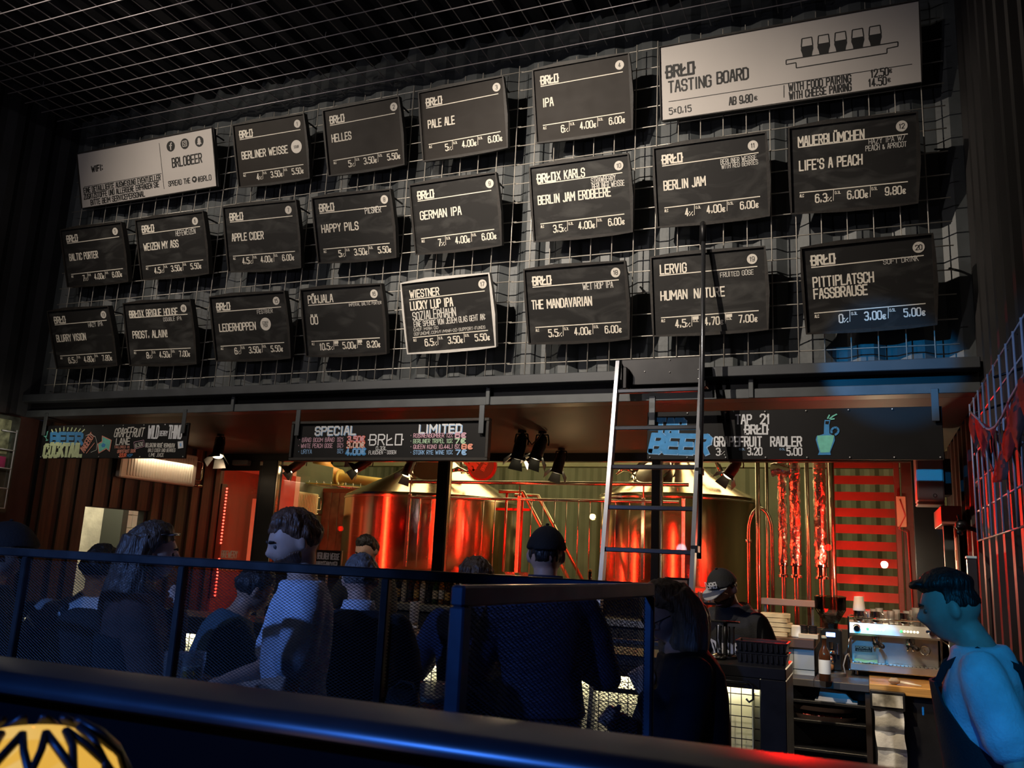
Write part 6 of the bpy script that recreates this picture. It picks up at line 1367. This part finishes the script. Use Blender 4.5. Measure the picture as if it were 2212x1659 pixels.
# guest in white shirt with black backpack, seen from behind
f = Fig('person in a white shirt with a black backpack, seen from behind', (224, 1181), 4.15, 34, lean=7, girth=1.3, head=(-16, -8, 0))
f.build(SK1, {-1: ((-.31, .06, 1.13), (-.20, .27, 1.02), (1, 0, 0)), 1: ((.29, .10, 1.14), (.14, .32, 1.12), (-1, 0, 0))}, WHITEC, 'long', face=False).hair(HD, thick=.02, front=.25)
BP = MB(); rs = []
for z, w, d in ((.93, .10, .06), (.97, .15, .10), (1.08, .165, .125), (1.2, .16, .12), (1.32, .135, .09), (1.40, .09, .05), (1.42, .05, .02)): rs.append([f.bend((math.cos(a) * w, -.13 - d * .8 + math.sin(a) * d, z)) for a in [2 * math.pi * j / 20 for j in range(20)]])
bag = remesh(BP.rings(rs), .012, 3, .006, 8).build('backpack', DARK, f.root, True)
for sd in (-1, 1): f.strap('backpack_strap', [(sd * .10, -1, 1.34), (sd * .105, -1, 1.42), (sd * .11, .2, 1.455), (sd * .115, 1, 1.38), (sd * .125, 1, 1.25), (sd * .15, .6, 1.1)], DARK, .026)
# long haired woman in profile
f = Fig('person with long brown hair in a dark coat, hand raised to the chin', (338, 1134), 3.5, -44, lean=3, head=(-4, -3, 0))
f.build(SK1, {-1: ((-.24, .16, 1.16), (-.03, .17, 1.38), (.2, -1, 0)), 1: ((.25, .10, 1.10), (.10, .30, 1.12), (0, 0, -1))}, BROWNC, 'long', trousers=(.015, .015, .018), curl=1.0).long_hair(HB_, .36, .112, .11, -.035)
MB().tube([f.H((-.072, .02, .078)), f.H((-.04, .075, .088)), f.H((0, .09, .09)), f.H((.04, .075, .088)), f.H((.072, .02, .078))], .005, 8).build('hair_clip', mat('clip_steel', (.5, .5, .52), .2, 1), f.root, True)
co = MB(); f.torso(co, .04, .86, 1.32); remesh(co, .013, 3, .01, 7).build('coat', DARK, f.root, True)
# bending guest in dark teal
f = Fig('person in a dark teal shirt bending forward over a phone', (556, 1226), 4.1, -38, lean=24, girth=1.12, head=(0, -22, 0))
f.build(SK2, {-1: ((-.27, .22, 1.06), (-.10, .42, 1.10), (.5, 0, .5)), 1: ((.27, .24, 1.06), (.10, .44, 1.10), (-.5, 0, .5))}, TEAL, 'short', curl=.9).hair(HD, thick=.018)
MB().bbox(-.04, .04, -.006, .006, -.08, .08, .004).tf(Matrix.Translation(V((0, .52, 1.16))) @ Matrix.Rotation(-.6, 4, 'X')).build('phone', M_BLACK, f.root)
# tall man in pale blue shirt looking down
f = Fig('tall bearded person in a pale blue shirt looking down at his hands', (642, 1104), 3.42, 134, lean=5, girth=1.0, head=(4, -20, 0), shoulder=.98)
f.build(SK1, {-1: ((-.235, .07, 1.12), (-.07, .27, 1.08), (0, 0, -1)), 1: ((.23, .10, 1.12), (.08, .30, 1.08), (0, 0, -1))}, PALEB, 'short', curl=.8, wr=.009).hair(HAIRM('auburn', (.10, .042, .02)), thick=.018, nz=.014)
def beard(f, m):
    h = head_mb(1.0, lambda d: 1 if (d.z < -.38 + .12 * abs(d.x) and d.y > -.05 and not (d.z > -.50 and abs(d.x) < .14 and d.y > .3 and d.z > -.62 and False)) else 0, .008, nz=.004, seed=2); o = MB(); o.add([f.H(p) for p in h.v], h.f); remesh(o, .006, 2, .002, 50).build('beard', m, f.root, True)
beard(f, HAIRM('auburn', (.10, .042, .02)))
# grey haired guest in black, back view
f = Fig('grey haired person in a black coat with a pale collar, back turned', (783, 1199), 3.9, 34, lean=8, girth=1.15, head=(-4, -14, 0))
f.build(SK1, {-1: ((-.28, .12, 1.10), (-.14, .34, 1.12), (0, 0, -1)), 1: ((.28, .12, 1.10), (.12, .34, 1.12), (0, 0, -1))}, DARK, 'long', face=False).hair(HG, thick=.014, front=.35)
rs = [[f.bend((math.cos(a) * r, -.014 + math.sin(a) * r * .92, z)) for a in [2 * math.pi * j / 24 for j in range(24)]] for z, r in ((1.455, .10), (1.50, .078), (1.525, .074), (1.52, .066), (1.46, .08))]
MB().rings(rs).build('collar', PALEB, f.root, True)
# bartender whose lowered face shows against the kettle
f = Fig('bartender with short dark hair bowing his head before the wide kettle', (794, 1157), 6.7, 178, lean=8, head=(0, -24, 0))
f.build(SK1, {-1: ((-.26, .14, 1.10), (-.10, .30, 1.16), (0, 0, -1)), 1: ((.26, .14, 1.10), (.10, .30, 1.16), (0, 0, -1))}, DARK, 'short').hair(HD, thick=.016, front=.42)
# dark haired guest leaning on the counter, hands on it
f = Fig('person with dark tousled hair leaning on the counter, hands resting by a glass', (1030, 1212), 4.5, 26, lean=14, girth=1.12, head=(0, -10, 0))
f.build(SK1, {-1: ((-.30, .20, 1.12), (-.20, .42, 1.22), (0, 0, -1)), 1: ((.26, .18, 1.10), (.08, .40, 1.20), (0, 0, -1))}, NAVYC, 'long', face=False, curl=.35).hair(HAIRM('dark_brown', (.03, .016, .010)), thick=.03, front=.25, nz=.02)
# man in black cap and navy jacket, back view
f = Fig('person in a black cap and navy jacket standing at the counter, back turned', (1182, 1144), 4.05, 20, lean=2, girth=1.1, head=(-3, -4, 0))
f.build(SK1, {-1: ((-.29, .06, 1.10), (-.16, .28, 1.14), (0, 0, -1)), 1: ((.29, .08, 1.10), (.14, .30, 1.14), (0, 0, -1))}, NAVYC, 'long', face=False).hair(HD, thick=.004, front=.5).cap(CLOTH('cap_black', (.008, .008, .009)), CLOTH('cap_black', (.008, .008, .009)))
rs = [[f.bend((math.cos(a) * r, -.014 + math.sin(a) * r * .95, z)) for a in [2 * math.pi * j / 24 for j in range(24)]] for z, r in ((1.44, .115), (1.49, .085), (1.535, .078), (1.53, .068), (1.45, .09))]
MB().rings(rs).build('collar', NAVYC, f.root, True)
# blond woman with glasses at the ladder
f = Fig('blond person in a black top with glasses, bowed beside the gate panel', (1440, 1259), 3.15, 112, lean=14, girth=1.15, head=(16, -30, 0))
f.build(SK1, {-1: ((-.25, .14, 1.10), (-.10, .22, 1.30), (1, 0, 0)), 1: ((.24, .20, 1.08), (.06, .32, 1.18), (-1, 0, 0))}, DARK, 'long', curl=1.0).long_hair(HL, .24, .118, .115, -.03, .02, .30)
mb = MB()
for sd in (-1, 1): mb.tube([f.H((sd * .031 + .024 * math.cos(a), .098 - .012 * abs(math.cos(a) * .5 + sd * .5), .004 + .02 * math.sin(a))) for a in [k * math.pi / 8 for k in range(16)]], .0022, 6, closed=True, cap=False); mb.tube([f.H((sd * .055, .088, .008)), f.H((sd * .079, 0, .004))], .0022, 6)
mb.tube([f.H((-.009, .1, .006)), f.H((.009, .1, .006))], .0022, 6).build('eyeglasses', M_BLACK, f.root, True)
MB().rings([[f.bend((x + .05 * math.sin(z * 30) * .2, .155, z)), f.bend((x + .055, .155, z)), f.bend((x + .055, .165, z)), f.bend((x, .165, z))] for x, z in ((.02, 1.14), (.02, 1.2), (.03, 1.3))]).build('napkin_scarf', WHITEC, f.root)
# bartender with lettered cap
f = Fig('bearded bartender in a lettered black cap and hooded sweater looking down', (1562, 1232), 5.3, 148, lean=26, girth=1.1, head=(6, -26, 4))
f.build(SK2, {-1: ((-.29, .12, 1.12), (-.12, .30, 1.14), (0, 0, -1)), 1: ((.29, .14, 1.12), (.10, .32, 1.14), (0, 0, -1))}, CLOTH('hoodie_black', (.012, .012, .013)), 'long', shirt_name='hooded_sweater').hair(HD, thick=.006, front=.5).cap(CLOTH('cap_black', (.008, .008, .009)), CLOTH('cap_grey_brim', (.30, .30, .29)), logo='BRŁO', ad=.006)
beard(f, HAIRM('beard_brown', (.05, .028, .016)))
rs = [[f.bend((math.cos(a) * r, -.03 + math.sin(a) * r * 1.05, z + .03 * math.sin(a))) for a in [2 * math.pi * j / 24 for j in range(24)]] for z, r in ((1.42, .13), (1.47, .115), (1.51, .10), (1.50, .085), (1.43, .10))]
remesh(MB().rings(rs), .01, 2).build('hood', CLOTH('hoodie_black', (.012, .012, .013)), f.root, True)
mb = MB(); text(mb, 'BRŁO', -.115, 0, .105, .125, 0, weight=.22)
mb.v = [tuple(f.bend((x, .006 + .140 * math.sqrt(max(.05, 1 - (x / .21) ** 2)), 1.215 + z))) for x, y, z in mb.v]; mb.build('sweater_lettering', mat('print_white', (.7, .7, .7), .8), f.root)
for sd in (-1, 1): MB().tube([f.bend((sd * .03, .11, 1.43)), f.bend((sd * .035, .145, 1.36)), f.bend((sd * .038, .15, 1.29))], .004, 6).build('drawstring', mat('cord_white', (.6, .6, .62), .8), f.root, True)
# barista in profile
f = Fig('barista in a white T-shirt and black apron, in profile looking down at the counter', (2048, 1241), 2.95, 84, lean=6, girth=.95, head=(3, -13, 0), stoop=.04)
f.build(SKIN('barista', (.50, .33, .26)), {1: ((.24, .02, 1.10), (.20, .16, .88), (-1, 0, 0)), -1: ((-.245, -.07, 1.12), (-.235, -.03, .87), (1, 0, 0))}, WHITEC, 'short', shirt_name='t_shirt', wr=.006, shirt_grow=.022)
def mask_b(d):
    if d.y > .1 and d.z < .52 + .1 * d.y: return 0
    if d.y <= .1 and d.z < -.05: return 0
    return .12 + .88 * smooth(.42, .66, d.z)
h = head_mb(1.0, mask_b, .026, nz=.008, seed=4); o = MB(); o.add([f.H(p) for p in h.v], h.f)
q = MB().sph((0, .078, .098), .05, .034, .016, 14, 10); o.add([f.H(p) for p in q.v], q.f)
remesh(o, .006, 2, .003, 40).build('hair', HD, f.root, True)
ap = MB(); rs = []
for z, g, a0 in ((.62, .21, 2.3), (.74, .20, 2.3), (.88, .19, 2.25), (1.0, .18, 2.2), (1.10, .172, 1.95), (1.2, .176, 1.2), (1.30, .183, .7), (1.37, .19, .5)):
    row = []; ry = .135 if z > 1.15 else .128
    for j in range(15): a = math.pi / 2 - a0 + 2 * a0 * j / 14; row.append((math.cos(a) * (g + .034) * f.g, math.sin(a) * (ry * f.g * .95 + .036), z))
    rs.append([f.bend(p) for p in row] + [f.bend((p[0] * .94, p[1] * .94, p[2])) for p in row[::-1]])
MB().rings(rs).build('apron', DARK, f.root, True, 60)
for sd in (-1, 1): f.strap('apron_strap', [(sd * .085, 1, 1.36), (sd * .092, 1, 1.42), (sd * .09, .1, 1.468), (sd * .085, -1, 1.41), (sd * .05, -1, 1.28), (0, -1, 1.14), (-sd * .05, -1, 1.05)], DARK, .014, .036)
MB().bbox(-.012, .012, 0, .006, -.014, .014, .002).tf(Matrix.Translation(f.bend((-.06, .185, 1.27)))).build('apron_tag', WHITEC, f.root)
bpy.context.view_layer.update()
